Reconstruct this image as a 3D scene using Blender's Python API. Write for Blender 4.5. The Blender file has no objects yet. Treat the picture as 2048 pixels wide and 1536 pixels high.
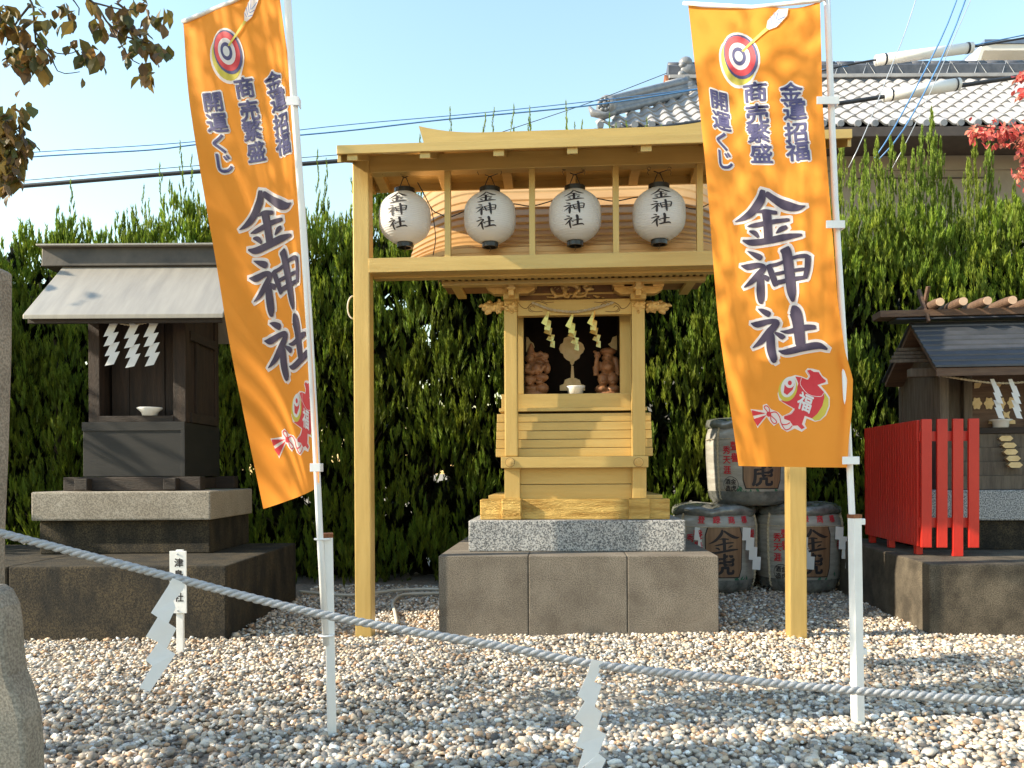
import bpy, bmesh, math, random
import numpy as np
from mathutils import Vector, Matrix
from mathutils.geometry import tessellate_polygon

random.seed(7); RNG = np.random.default_rng(7)
scene = bpy.context.scene
COL = scene.collection

# ------------------------------------------------------------------ camera, sky, sun, exposure
F, PX, PY, ROLL = 1620.0, 1024.0, 945.0, 0.006
CAM = Vector((0, 0, 1.0))
cd = bpy.data.cameras.new('camera'); cam = bpy.data.objects.new('camera', cd); COL.objects.link(cam)
cam.location = CAM; cam.rotation_euler = (math.radians(90), ROLL, 0)
cd.sensor_width = 36; cd.lens = 36 * F / 2048; cd.shift_y = (PY - 768) / 2048
cd.clip_start = 0.05; cd.clip_end = 2000
scene.camera = cam

SUN = Vector((-1.0, -0.155, 0.55)).normalized()
world = bpy.data.worlds.new('World'); scene.world = world; world.use_nodes = True
wn = world.node_tree.nodes; wl = world.node_tree.links
sky = wn.new('ShaderNodeTexSky'); sky.sky_type = 'NISHITA'; sky.sun_disc = False
sky.sun_elevation = math.asin(SUN.z); sky.sun_rotation = math.atan2(SUN.x, SUN.y)
sky.air_density = 2.0; sky.dust_density = 0.3; sky.ozone_density = 3.0
bg = wn['Background']; bg.inputs['Strength'].default_value = 0.14
wl.new(sky.outputs[0], bg.inputs['Color'])
sd = bpy.data.lights.new('sun', 'SUN'); sd.energy = 4.6; sd.angle = math.radians(0.55); sd.color = (1.0, 0.87, 0.66)
so = bpy.data.objects.new('sun', sd); COL.objects.link(so); so.location = (-8, -3, 8)
so.rotation_euler = SUN.to_track_quat('Z', 'Y').to_euler()
scene.view_settings.view_transform = 'Standard'; scene.view_settings.look = 'None'
scene.view_settings.gamma = 1.0; scene.view_settings.use_curve_mapping = False
scene.view_settings.exposure = 1.25

# ------------------------------------------------------------------ pixel -> place helpers
def ray(px, py):
    u, v = px - PX, py - PY
    c, s = math.cos(ROLL), math.sin(ROLL)
    return Vector(((u * c - v * s) / F, 1.0, -(u * s + v * c) / F))
def at(px, py, Y): return CAM + ray(px, py) * Y
def onz(px, py, z=0.0):
    d = ray(px, py); return CAM + d * ((z - CAM.z) / d.z)
class Frame:
    def __init__(s, ox, oy, deg):
        s.th = math.radians(deg); s.O = Vector((ox, oy, 0))
        s.ex = Vector((math.cos(s.th), -math.sin(s.th), 0)); s.ey = Vector((math.sin(s.th), math.cos(s.th), 0))
    def hit(s, px, py, ly):
        d = ray(px, py); k = (ly - (CAM - s.O).dot(s.ey)) / d.dot(s.ey)
        return s.loc(CAM + d * k)
    def loc(s, w):
        w = w - s.O; return Vector((w.dot(s.ex), w.dot(s.ey), w.z))
    def x(s, px, ly, py=900): return s.hit(px, py, ly).x
    def z(s, py, ly, px=1150): return s.hit(px, py, ly).z
WF = Frame(0, 0, 0)

# ------------------------------------------------------------------ materials
def mat(name, c1, c2=None, scale=6, rough=.6, metal=0, bump=0, bscale=60, stretch=(1, 1, 1), speck=None, sscale=220,
        coat=0, transl=0, vcol=False, spec=.5, lo=.35, hi=.65, rvar=0):
    m = bpy.data.materials.new(name); m.use_nodes = True
    n, l = m.node_tree.nodes, m.node_tree.links
    b = n['Principled BSDF']; b.inputs['Roughness'].default_value = rough; b.inputs['Metallic'].default_value = metal
    b.inputs['Coat Weight'].default_value = coat; b.inputs['Coat Roughness'].default_value = .15
    b.inputs['Specular IOR Level'].default_value = spec
    tc = n.new('ShaderNodeTexCoord'); oi = n.new('ShaderNodeObjectInfo')
    mp = n.new('ShaderNodeMapping'); mp.inputs['Scale'].default_value = stretch
    ad = n.new('ShaderNodeVectorMath'); ad.operation = 'SCALE'; ad.inputs[0].default_value = (17, 31, 23)
    l.new(oi.outputs['Random'], ad.inputs['Scale']); l.new(ad.outputs[0], mp.inputs['Location'])
    l.new(tc.outputs['Object'], mp.inputs['Vector'])
    no = n.new('ShaderNodeTexNoise'); no.inputs['Scale'].default_value = scale; no.inputs['Detail'].default_value = 7
    no.inputs['Roughness'].default_value = .62
    l.new(mp.outputs[0], no.inputs['Vector'])
    rp = n.new('ShaderNodeValToRGB'); e = rp.color_ramp.elements
    c2 = c2 or tuple(min(1, c * 1.25) for c in c1)
    e[0].position = lo; e[1].position = hi; e[0].color = (*c1, 1); e[1].color = (*c2, 1)
    l.new(no.outputs['Fac'], rp.inputs['Fac'])
    col = rp.outputs['Color']
    if speck:
        n2 = n.new('ShaderNodeTexNoise'); n2.inputs['Scale'].default_value = sscale; n2.inputs['Detail'].default_value = 2
        l.new(tc.outputs['Object'], n2.inputs['Vector'])
        r2 = n.new('ShaderNodeValToRGB'); q = r2.color_ramp.elements
        q[0].position = .38; q[1].position = .62; q[0].color = (*speck[0], 1); q[1].color = (*speck[1], 1)
        l.new(n2.outputs['Fac'], r2.inputs['Fac'])
        mx = n.new('ShaderNodeMix'); mx.data_type = 'RGBA'; mx.blend_type = 'MULTIPLY'; mx.inputs[0].default_value = 1
        l.new(col, mx.inputs[6]); l.new(r2.outputs['Color'], mx.inputs[7]); col = mx.outputs[2]
    if vcol:
        a = n.new('ShaderNodeAttribute'); a.attribute_name = 'Col'
        mx = n.new('ShaderNodeMix'); mx.data_type = 'RGBA'; mx.blend_type = 'MULTIPLY'; mx.inputs[0].default_value = 1
        l.new(col, mx.inputs[6]); l.new(a.outputs['Color'], mx.inputs[7]); col = mx.outputs[2]
    l.new(col, b.inputs['Base Color'])
    if rvar:
        mr = n.new('ShaderNodeMapRange'); mr.inputs[3].default_value = rough - rvar; mr.inputs[4].default_value = rough + rvar
        l.new(no.outputs['Fac'], mr.inputs[0]); l.new(mr.outputs[0], b.inputs['Roughness'])
    if bump:
        n3 = n.new('ShaderNodeTexNoise'); n3.inputs['Scale'].default_value = bscale; n3.inputs['Detail'].default_value = 5
        l.new(mp.outputs[0], n3.inputs['Vector'])
        bp = n.new('ShaderNodeBump'); bp.inputs['Strength'].default_value = bump; bp.inputs['Distance'].default_value = .01
        l.new(n3.outputs['Fac'], bp.inputs['Height']); l.new(bp.outputs[0], b.inputs['Normal'])
    if transl:
        tr = n.new('ShaderNodeBsdfTranslucent'); l.new(col, tr.inputs['Color'])
        ms = n.new('ShaderNodeMixShader'); ms.inputs[0].default_value = transl
        l.new(b.outputs[0], ms.inputs[1]); l.new(tr.outputs[0], ms.inputs[2]); l.new(ms.outputs[0], n['Material Output'].inputs[0])
    return m
GOLD, GOLD2 = (.50, .34, .115), (.57, .40, .145)
M = dict(
    gold_v=mat('gold_paint_upright', GOLD, GOLD2, 3, .40, .40, .16, 30, (9, 9, .7), rvar=.1),
    gold_h=mat('gold_paint_level', GOLD, GOLD2, 3, .40, .40, .16, 30, (.7, 9, 9), rvar=.1),
    gold_old=mat('worn_gold_paint', (.36, .20, .04), (.66, .44, .13), 5, .38, .4, .8, 40, (.8, 6, 6), rvar=.12),
    gold_carve=mat('carved_gold', (.52, .33, .11), (.70, .48, .19), 14, .34, .45, .3, 120),
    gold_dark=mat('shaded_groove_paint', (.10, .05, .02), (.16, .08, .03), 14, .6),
    gold_roof=mat('gold_roof_sheet', (0.54, 0.315, 0.126), (0.612, 0.378, 0.162), 3, .4, .3, .1, 25, (1, 4, 4), rvar=.08),
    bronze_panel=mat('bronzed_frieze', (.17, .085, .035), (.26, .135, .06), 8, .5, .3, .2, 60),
    gold_leaf=mat('gold_foil', (.75, .52, .12), (.85, .62, .2), 9, .18, .9, .1, 30),
    plaque=mat('gilt_fitting', (.55, .40, .20), (.66, .50, .28), 20, .45, .4, .3, 200),
    concrete=mat('washed_concrete', (0.116, 0.1, 0.084), (0.188, 0.168, 0.144), 4, .9, 0, .3, 420, speck=((.55, .52, .5), (1.3, 1.28, 1.22)), sscale=170),
    granite=mat('grey_granite', (0.306, 0.3145, 0.323), (0.3995, 0.3995, 0.3995), 5, .75, 0, .35, 220, speck=((.25, .26, .28), (1.35, 1.33, 1.3)), sscale=120),
    stone_warm=mat('pale_stone', (0.27, 0.2385, 0.198), (0.378, 0.3465, 0.297), 4, .85, 0, .25, 380, speck=((.6, .58, .55), (1.15, 1.13, 1.1)), sscale=120, lo=.3, hi=.7),
    stone_dark=mat('mossy_dark_stone', (.0055, .005, .0035), (.052, .039, .022), 7, .9, 0, .7, 240, (1, 1, .45), speck=((.3, .3, .28), (1.7, 1.65, 1.5)), sscale=110, lo=.36, hi=.68),
    stone_brown=mat('brown_stained_stone', (0.045, 0.036, 0.027), (0.1275, 0.105, 0.081), 6, .9, 0, .35, 380, speck=((.5, .5, .48), (1.3, 1.3, 1.2)), sscale=150),
    pillar=mat('weathered_pillar_stone', (0.2125, 0.1913, 0.1615), (0.3145, 0.289, 0.2465), 5, .85, 0, .3, 380, speck=((.65, .63, .6), (1.15, 1.13, 1.1)), sscale=140),
    wood_dark=mat('old_dark_timber', (0.01275, 0.00675, 0.0045), (0.0375, 0.02025, 0.01275), 4, .75, 0, .5, 40, (7, 7, .8)),
    wood_dark_h=mat('old_dark_boards', (0.0135, 0.00825, 0.006), (0.03375, 0.02025, 0.0135), 4, .7, 0, .5, 40, (.8, 7, 7)),
    panel_dark=mat('dark_weatherproof_panel', (0.0104, 0.01008, 0.0104), (0.01755, 0.01625, 0.0156), 5, .65, 0, .15, 60, (1, 1, 4)),
    wood_grey=mat('silvered_timber', (0.08, 0.06, 0.044), (0.152, 0.12, 0.088), 5, .8, 0, .5, 40, (8, 8, .8)),
    wood_brown=mat('brown_timber', (0.085, 0.04675, 0.02975), (0.1445, 0.085, 0.051), 5, .7, 0, .4, 40, (1, 8, 8)),
    wood_end=mat('pale_log_end', (.50, .33, .22), (.62, .44, .31), 12, .75),
    statue=mat('carved_camphor_wood', (.20, .085, .036), (.34, .16, .07), 20, .45, 0, .25, 70),
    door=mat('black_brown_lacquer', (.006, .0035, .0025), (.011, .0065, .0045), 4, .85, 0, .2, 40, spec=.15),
    black=mat('black_plastic', (.012, .012, .013), (.02, .02, .02), 5, .3),
    cord=mat('black_cord', (.015, .014, .014), (.03, .03, .03), 20, .6),
    bronze_wire=mat('dark_wire', (.08, .05, .03), (.14, .1, .06), 20, .5, .5),
    metal_roof=mat('grey_metal_roof', (.30, .28, .25), (.37, .345, .305), 2.5, .5, .3, .08, 25, (6, .8, .8), rvar=.08),
    metal_dark=mat('dark_ridge_metal', (.05, .045, .04), (.10, .085, .07), 4, .5, .3, .15, 25),
    slate=mat('slate_blue_roof', (0.04675, 0.051, 0.0595), (0.07225, 0.0765, 0.08925), 4, .5, .2, .15, 40),
    white_paint=mat('white_paint', (.72, .72, .71), (.80, .80, .79), 8, .4, 0, .12, 60),
    white_plastic=mat('white_plastic', (.72, .73, .75), (.8, .8, .8), 8, .35),
    rust=mat('rust', (.14, .045, .018), (.30, .12, .05), 25, .9, 0, .6, 120),
    paper=mat('white_paper', (.80, .80, .80), (.86, .86, .86), 5, .7, transl=.3),
    lantern=mat('white_lantern_vinyl', (.76, .76, .77), (.80, .80, .80), 4, .38, transl=.28),
    dish=mat('white_porcelain', (.75, .75, .74), (.82, .82, .8), 5, .2),
    ink=mat('black_ink', (.010, .008, .012), (.018, .014, .02), 8, .6),
    navy=mat('dark_violet_print', (.035, .025, .06), (.05, .035, .08), 6, .65, transl=.12),
    navy2=mat('blue_violet_print', (.05, .05, .16), (.07, .07, .20), 6, .65, transl=.12),
    printw=mat('white_print', (.78, .78, .80), (.84, .84, .85), 6, .65, transl=.3),
    printr=mat('red_print', (.62, .03, .05), (.70, .05, .07), 6, .6, transl=.2),
    printy=mat('yellow_print', (.60, .52, .05), (.70, .60, .10), 6, .6, transl=.25),
    printg=mat('green_print', (.03, .12, .07), (.06, .2, .12), 12, .6),
    printb=mat('blue_print', (.10, .22, .55), (.14, .28, .60), 6, .6),
    orange=mat('orange_banner_cloth', (.90, .32, .04), (.94, .35, .05), 3, .75, 0, .15, 400, transl=.46, spec=.2),
    red=mat('vermilion_paint', (0.496, 0.0176, 0.012), (0.576, 0.028, 0.016), 5, .38, 0, .15, 60, (1, 1, .4)),
    rope=mat('grey_rope', (.30, .305, .32), (.44, .445, .46), 60, .85, 0, .5, 400),
    straw=mat('straw_rope', (.42, .34, .22), (.60, .52, .38), 60, .9, 0, .5, 300),
    straw_wrap=mat('straw_barrel_wrap', (.29, .28, .25), (.43, .415, .38), 5, .45, 0, .4, 40, (1, 1, 6), coat=.5),
    film=mat('clear_film_over_straw', (.08, .085, .08), (.24, .245, .23), 9, .22, 0, .7, 14, coat=.9),
    barrel_wood=mat('cedar_panel', (.17, .09, .05), (.26, .15, .08), 4, .5, 0, .3, 40, (10, 10, .5), coat=.4),
    gravel=mat('pebbles', (.80, .80, .80), (1.0, 1.0, 1.0), 30, .75, 0, .25, 200, vcol=True),
    ground=mat('gravel_bed', (.16, .13, .10), (.34, .29, .23), 45, .95, 0, 1.0, 60),
    foliage=mat('juniper_foliage', (.75, .75, .75), (1.0, 1.0, 1.0), 5, .6, 0, vcol=True, transl=.42, spec=.3),
    leaf=mat('autumn_leaf', (.8, .8, .8), (1.0, 1.0, 1.0), 9, .5, 0, vcol=True, transl=.35),
    bark=mat('bark', (.045, .033, .025), (.11, .085, .065), 12, .9, 0, .8, 60, (1, 1, .3)),
    tile=mat('grey_clay_tile', (.29, .28, .285), (.40, .39, .39), 3, .45, 0, .15, 30),
    tile_blue=mat('smoked_ridge_tile', (.13, .14, .16), (.22, .23, .25), 5, .4, 0, .2, 30),
    ridge_dark=mat('dark_ridge_tile', (.055, .06, .075), (.10, .105, .125), 5, .45, 0, .2, 30),
    plaster=mat('beige_plaster', (0.24, 0.208, 0.168), (0.288, 0.256, 0.208), 2, .9, 0, .2, 80),
    brown_trim=mat('brown_gutter', (0.048, 0.036, 0.032), (0.072, 0.056, 0.048), 5, .6),
    housew=mat('white_render', (.70, .68, .64), (.76, .74, .70), 3, .8),
    blue_roof=mat('blue_grey_roof', (.10, .15, .24), (.14, .19, .28), 5, .5),
    wire_black=mat('black_cable', (.015, .018, .025), (.03, .035, .045), 5, .5),
    wire_blue=mat('blue_cable', (.05, .16, .38), (.08, .22, .46), 5, .5),
    wire_grey=mat('steel_cable', (.30, .33, .38), (.42, .45, .5), 5, .4, .4),
    hose=mat('cream_hose', (.52, .48, .40), (.62, .57, .48), 5, .5),
)

# ------------------------------------------------------------------ mesh collecting
BASE = {}
class MB:
    def __init__(s): s.v = []; s.f = []
    def quad(s, *p):
        k = len(s.v); s.v += [Vector(q) for q in p]; s.f.append(tuple(range(k, k + len(p)))); return s
    def box(s, x0, x1, y0, y1, z0, z1, tx=0, skew=0):
        """box; tx widens the bottom, skew moves the top along x"""
        k = len(s.v)
        for z, t, e in ((z0, tx, 0), (z1, 0, skew)):
            for x, y in ((x0 - t, y0 - t), (x1 + t, y0 - t), (x1 + t, y1 + t), (x0 - t, y1 + t)): s.v.append(Vector((x + e, y, z)))
        for f in ((0, 3, 2, 1), (4, 5, 6, 7), (0, 1, 5, 4), (1, 2, 6, 5), (2, 3, 7, 6), (3, 0, 4, 7)): s.f.append(tuple(k + i for i in f))
        return s
    def prism(s, pts, axis, a, b):
        """polygon pts in the plane across `axis`, pushed from a to b"""
        k = len(s.v); n = len(pts)
        def mk(p, q):
            return Vector({'x': (q, p[0], p[1]), 'y': (p[0], q, p[1]), 'z': (p[0], p[1], q)}[axis])
        for p in pts: s.v.append(mk(p, a))
        for p in pts: s.v.append(mk(p, b))
        tris = tessellate_polygon([[Vector((p[0], p[1], 0)) for p in pts]])
        for t in tris:
            s.f.append(tuple(k + i for i in t)); s.f.append(tuple(k + n + i for i in reversed(t)))
        for i in range(n):
            j = (i + 1) % n; s.f.append((k + i, k + j, k + n + j, k + n + i))
        return s
    def tube(s, pts, r, seg=8, cap=True):
        pts = [Vector(p) for p in pts]; n = len(pts)
        if not hasattr(r, '__len__'): r = [r] * n
        k = len(s.v); up = None
        for i, p in enumerate(pts):
            t = (pts[min(i + 1, n - 1)] - pts[max(i - 1, 0)]).normalized()
            if up is None:
                up = Vector((0, 0, 1)) if abs(t.z) < .9 else Vector((1, 0, 0))
            a = t.cross(up).normalized(); b = a.cross(t).normalized(); up = b
            for j in range(seg):
                w = 2 * math.pi * j / seg; s.v.append(p + (a * math.cos(w) + b * math.sin(w)) * r[i])
        for i in range(n - 1):
            for j in range(seg):
                q = (j + 1) % seg; s.f.append((k + i * seg + j, k + i * seg + q, k + (i + 1) * seg + q, k + (i + 1) * seg + j))
        if cap:
            s.f.append(tuple(k + j for j in reversed(range(seg)))); s.f.append(tuple(k + (n - 1) * seg + j for j in range(seg)))
        return s
    def lathe(s, prof, c, seg=24, cap=True, sx=1, sy=1):
        k = len(s.v); n = len(prof); c = Vector(c)
        for r, z in prof:
            for j in range(seg):
                w = 2 * math.pi * j / seg; s.v.append(c + Vector((r * sx * math.cos(w), r * sy * math.sin(w), z)))
        for i in range(n - 1):
            for j in range(seg):
                q = (j + 1) % seg; s.f.append((k + i * seg + j, k + i * seg + q, k + (i + 1) * seg + q, k + (i + 1) * seg + j))
        if cap:
            s.f.append(tuple(k + j for j in reversed(range(seg)))); s.f.append(tuple(k + (n - 1) * seg + j for j in range(seg)))
        return s
    def ball(s, c, rx, ry=None, rz=None, seg=12, ring=7):
        ry = ry or rx; rz = rz or rx; c = Vector(c)
        k = len(s.v)
        for i in range(ring + 1):
            a = math.pi * i / ring
            for j in range(seg):
                w = 2 * math.pi * j / seg
                s.v.append(c + Vector((rx * math.sin(a) * math.cos(w), ry * math.sin(a) * math.sin(w), -rz * math.cos(a))))
        for i in range(ring):
            for j in range(seg):
                q = (j + 1) % seg; s.f.append((k + i * seg + j, k + i * seg + q, k + (i + 1) * seg + q, k + (i + 1) * seg + j))
        return s
    def mesh(s, name, m, off=Vector((0, 0, 0)), smooth=False, bevel=0, fix=True):
        me = bpy.data.meshes.new(name); me.from_pydata([v - off for v in s.v], [], s.f); me.update()
        if fix or bevel:
            bm = bmesh.new(); bm.from_mesh(me)
            if smooth: bmesh.ops.remove_doubles(bm, verts=bm.verts, dist=1e-5)
            if fix: bmesh.ops.recalc_face_normals(bm, faces=bm.faces)
            if bevel:
                ed = [e for e in bm.edges if len(e.link_faces) == 2 and e.calc_face_angle(0) > .5]
                bmesh.ops.bevel(bm, geom=ed, offset=bevel, offset_type='OFFSET', segments=2, profile=.6, affect='EDGES', clamp_overlap=True)
            bm.to_mesh(me); bm.free()
        if smooth:
            for p in me.polygons: p.use_smooth = True
        me.materials.append(m if not isinstance(m, str) else M[m]); return me
def tag(o, label=None, cat=None, group=None, kind=None):
    if label: o['label'] = label
    if cat: o['category'] = cat
    if group: o['group'] = group
    if kind: o['kind'] = kind
    return o
def thing(name, label, cat, base=(0, 0, 0), frame=WF, group=None):
    o = bpy.data.objects.new(name, None); COL.objects.link(o); o.empty_display_size = .1
    b = Vector(base); o.location = frame.O + frame.ex * b.x + frame.ey * b.y + Vector((0, 0, b.z)); o.rotation_euler = (0, 0, -frame.th)
    BASE[o.name] = b; return tag(o, label, cat, group)
def root(o):
    while o.parent: o = o.parent
    return o
def part(name, mb, m, parent, smooth=False, bevel=0, kind=None, label=None, fix=True):
    me = mb.mesh(name, m, BASE[root(parent).name], smooth, bevel, fix)
    o = bpy.data.objects.new(name, me); COL.objects.link(o); o.parent = parent
    return tag(o, label=label, kind=kind)
def piece(name, me, parent, loc, rot=(0, 0, 0), scl=None):
    o = bpy.data.objects.new(name, me); COL.objects.link(o); o.parent = parent
    o.location = Vector(loc) - (BASE[parent.name] if parent.name in BASE else Vector((0, 0, 0))); o.rotation_euler = rot
    if scl: o.scale = scl
    return o
def single(name, mb, m, label, cat, base=(0, 0, 0), frame=WF, group=None, smooth=False, bevel=0, kind=None, fix=True):
    b = Vector(base); me = mb.mesh(name, m, b, smooth, bevel, fix)
    o = bpy.data.objects.new(name, me); COL.objects.link(o)
    o.location = frame.O + frame.ex * b.x + frame.ey * b.y + Vector((0, 0, b.z)); o.rotation_euler = (0, 0, -frame.th)
    return tag(o, label, cat, group, kind)
def npmesh(name, verts, faces, m, cols=None, smooth=False):
    """verts (n,3), faces (k,c) -> mesh, fast"""
    me = bpy.data.meshes.new(name); k, c = faces.shape
    me.vertices.add(len(verts)); me.vertices.foreach_set('co', verts.astype(np.float32).ravel())
    me.loops.add(k * c); me.loops.foreach_set('vertex_index', faces.astype(np.int32).ravel())
    me.polygons.add(k); me.polygons.foreach_set('loop_start', np.arange(0, k * c, c, dtype=np.int32))
    me.polygons.foreach_set('use_smooth', np.full(k, smooth))
    me.update(calc_edges=True)
    if cols is not None:
        a = me.color_attributes.new('Col', 'FLOAT_COLOR', 'POINT')
        a.data.foreach_set('color', np.hstack([cols, np.ones((len(cols), 1))]).astype(np.float32).ravel())
    me.materials.append(M[m]); return me
def scatter(bv, bf, pos, rot, scl, col, bcol=None):
    """many copies of one small shape joined: bv (n,3) bf (k,c) pos (N,3) rot (N,3,3) scl (N,3) col (N,3)"""
    N, n = len(pos), len(bv)
    v = np.einsum('nij,nkj->nki', rot, bv[None] * scl[:, None, :]) + pos[:, None, :]
    f = bf[None] + (np.arange(N) * n)[:, None, None]
    c = np.repeat(col[:, None, :], n, 1)
    if bcol is not None: c = c * bcol[None]
    return v.reshape(-1, 3), f.reshape(-1, bf.shape[1]), c.reshape(-1, 3)
def rotz(a):
    r = np.zeros((len(a), 3, 3)); r[:, 0, 0] = np.cos(a); r[:, 0, 1] = -np.sin(a); r[:, 1, 0] = np.sin(a); r[:, 1, 1] = np.cos(a); r[:, 2, 2] = 1; return r
def rotx(a):
    r = np.zeros((len(a), 3, 3)); r[:, 1, 1] = np.cos(a); r[:, 1, 2] = -np.sin(a); r[:, 2, 1] = np.sin(a); r[:, 2, 2] = np.cos(a); r[:, 0, 0] = 1; return r
def roty(a):
    r = np.zeros((len(a), 3, 3)); r[:, 0, 0] = np.cos(a); r[:, 0, 2] = np.sin(a); r[:, 2, 0] = -np.sin(a); r[:, 2, 2] = np.cos(a); r[:, 1, 1] = 1; return r
def lumps(mb, name, m, parent, vox=.006):
    """overlapping balls and tubes fused into one carved-looking skin"""
    me = mb.mesh(name, m, BASE[root(parent).name])
    o = bpy.data.objects.new(name, me); COL.objects.link(o)
    md = o.modifiers.new('r', 'REMESH'); md.mode = 'VOXEL'; md.voxel_size = vox; md.use_smooth_shade = True
    sm = o.modifiers.new('s', 'SMOOTH'); sm.factor = .5; sm.iterations = 1
    dg = bpy.context.evaluated_depsgraph_get(); dg.update()
    new = bpy.data.meshes.new_from_object(o.evaluated_get(dg)); o.modifiers.clear(); o.data = new
    for p in new.polygons: p.use_smooth = True
    o.parent = parent; return o

# ------------------------------------------------------------------ lettering
def crom(P, n=6):
    P = [np.array(p, float) for p in P]
    if len(P) < 3: return [P[0] + (P[1] - P[0]) * i / n for i in range(n + 1)]
    Q = [2 * P[0] - P[1]] + P + [2 * P[-1] - P[-2]]; out = []
    for i in range(1, len(Q) - 2):
        for k in range(n):
            t = k / n; a, b, c, d = Q[i - 1:i + 3]
            out.append(.5 * (2 * b + (c - a) * t + (2 * a - 5 * b + 4 * c - d) * t * t + (3 * b - a - 3 * c + d) * t ** 3))
    out.append(P[-1]); return out
# brush strokes (x, y, width); y runs down
KIN = [[(372,88,44),(352,170,70),(275,268,60),(205,318,40),(130,352,6)],[(395,112,46),(480,170,56),(560,215,72),(640,238,50),(703,228,6)],
       [(315,268,10),(390,254,34),(490,266,30)],[(232,384,8),(300,370,35),(450,335,38),(582,325,28)],[(400,250,80),(410,340,75),(418,495,75)],
       [(250,420,14),(300,432,42),(332,462,26)],[(565,378,30),(520,395,40),(480,425,8)],[(190,498,14),(260,510,48),(400,486,50),(540,460,54),(676,450,22)]]
SHIN = [[(230,590,6),(290,612,40),(345,630,52),(362,640,26)],[(170,710,8),(230,716,48),(330,692,40),(382,708,45),(330,762,50),(260,830,40),(190,880,8)],
        [(345,770,66),(345,900,78),(346,970,60),(355,995,18)],[(365,765,20),(408,792,46),(424,800,26)],[(418,680,46),(450,760,52),(482,850,46)],
        [(418,690,28),(500,675,28),(620,632,28),(700,625,34),(745,640,22)],[(725,635,48),(720,720,44),(702,800,38)],[(470,755,28),(600,735,28),(700,725,26)],
        [(480,825,36),(600,802,36),(708,790,28)],[(545,552,74),(565,600,74),(585,750,74),(600,900,66),(610,978,24)]]
SHA = [[(325,1045,6),(370,1060,40),(420,1080,50),(436,1088,26)],[(255,1165,8),(310,1170,48),(420,1140,40),(488,1147,45),(420,1222,60),(340,1300,45),(260,1355,8)],
       [(430,1230,66),(425,1350,74),(440,1440,56),(450,1462,18)],[(465,1225,20),(518,1258,46),(532,1275,30)],[(510,1215,8),(570,1220,34),(700,1190,48),(792,1186,34)],
       [(600,1048,52),(630,1062,92),(650,1150,88),(660,1345,78)],[(485,1370,8),(540,1380,44),(680,1347,54),(800,1330,54),(872,1362,16)]]
BIG = {'k': (KIN, 415, 307), 's': (SHIN, 462, 770), 'h': (SHA, 560, 1250)}
def brush(mb, key, cx, cy, sc, fn, off=0, grow=0, wmul=1, shear=.08, lay=.00012, asp=1):
    """glyph `key` centred at cx, cy (plane units), sc plane units per stroke unit; fn(x, y, off) gives the 3D point"""
    st, gx, gy = BIG[key]
    for si, s in enumerate(st):
        P = crom(s, 7)
        if grow:   # lengthen both ends
            a = P[0][:2] - P[1][:2]; b = P[-1][:2] - P[-2][:2]
            a = a / (np.hypot(*a) + 1e-9); b = b / (np.hypot(*b) + 1e-9)
            P = [np.array([*(P[0][:2] + a * grow), P[0][2]])] + P + [np.array([*(P[-1][:2] + b * grow), P[-1][2]])]
        L = []; R = []
        for i, p in enumerate(P):
            t = P[min(i + 1, len(P) - 1)][:2] - P[max(i - 1, 0)][:2]; t = t / (np.hypot(*t) + 1e-9)
            nn = np.array([-t[1], t[0]]); w = max(p[2], 5) * wmul / 2 + grow
            if i in (0, len(P) - 1): w *= .72
            for A, sg in ((L, 1), (R, -1)):
                q = p[:2] + nn * w * sg; dy = q[1] - gy; dx = q[0] - gx - shear * dy
                A.append(fn(cx + dx * sc * asp, cy + dy * sc, off + si * lay))
        k = len(mb.v); n = len(L)
        mb.v += [Vector(p) for p in L] + [Vector(p) for p in R]
        for i in range(n - 1): mb.f.append((k + i, k + i + 1, k + n + i + 1, k + n + i))
GL = {}
def glyph(ch):
    if ch not in GL:
        c = bpy.data.curves.new('g', 'FONT'); c.body = ch; c.resolution_u = 3
        o = bpy.data.objects.new('g', c); COL.objects.link(o)
        dg = bpy.context.evaluated_depsgraph_get(); dg.update()
        me = bpy.data.meshes.new_from_object(o.evaluated_get(dg))
        v = [(q.co.x, q.co.y) for q in me.vertices]; f = [tuple(p.vertices) for p in me.polygons]
        bpy.data.objects.remove(o); bpy.data.curves.remove(c); bpy.data.meshes.remove(me)
        xs = [q[0] for q in v] or [0]; ys = [q[1] for q in v] or [0]
        mx, my = (max(xs) + min(xs)) / 2, (max(ys) + min(ys)) / 2
        GL[ch] = ([(x - mx, my - y) for x, y in v], f)
    return GL[ch]
def letter(mb, ch, cx, cy, size, fn, off=0, bold=0, rot=0, ring=4, asp=1):
    """font glyph centred at cx, cy; bold thickens by laying shifted copies"""
    v, f = glyph(ch); c, s = math.cos(rot), math.sin(rot)
    sh = [(0, 0)] + ([(bold * math.cos(a * 2 * math.pi / ring + .4), bold * math.sin(a * 2 * math.pi / ring + .4)) for a in range(ring)] if bold else [])
    for i, (dx, dy) in enumerate(sh):
        k = len(mb.v)
        for x, y in v:
            X, Y = x * size * asp, y * size
            mb.v.append(Vector(fn(cx + X * c - Y * s + dx, cy + X * s + Y * c + dy, off + i * .00011)))
        mb.f += [tuple(k + q for q in p) for p in f]
def poly(mb, pts, fn, off=0):
    st = [[pts[i] for i in t] for t in tessellate_polygon([[Vector((x, y, 0)) for x, y in pts]])]
    while st:
        t = st.pop(); e = [math.dist(t[i], t[(i + 1) % 3]) for i in range(3)]; i = e.index(max(e))
        if e[i] > .022:
            a, b, c = t[i], t[(i + 1) % 3], t[(i + 2) % 3]; m_ = ((a[0] + b[0]) / 2, (a[1] + b[1]) / 2); st += [[a, m_, c], [m_, b, c]]; continue
        k = len(mb.v); mb.v += [Vector(fn(x, y, off)) for x, y in t]; mb.f.append((k, k + 1, k + 2))
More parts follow.
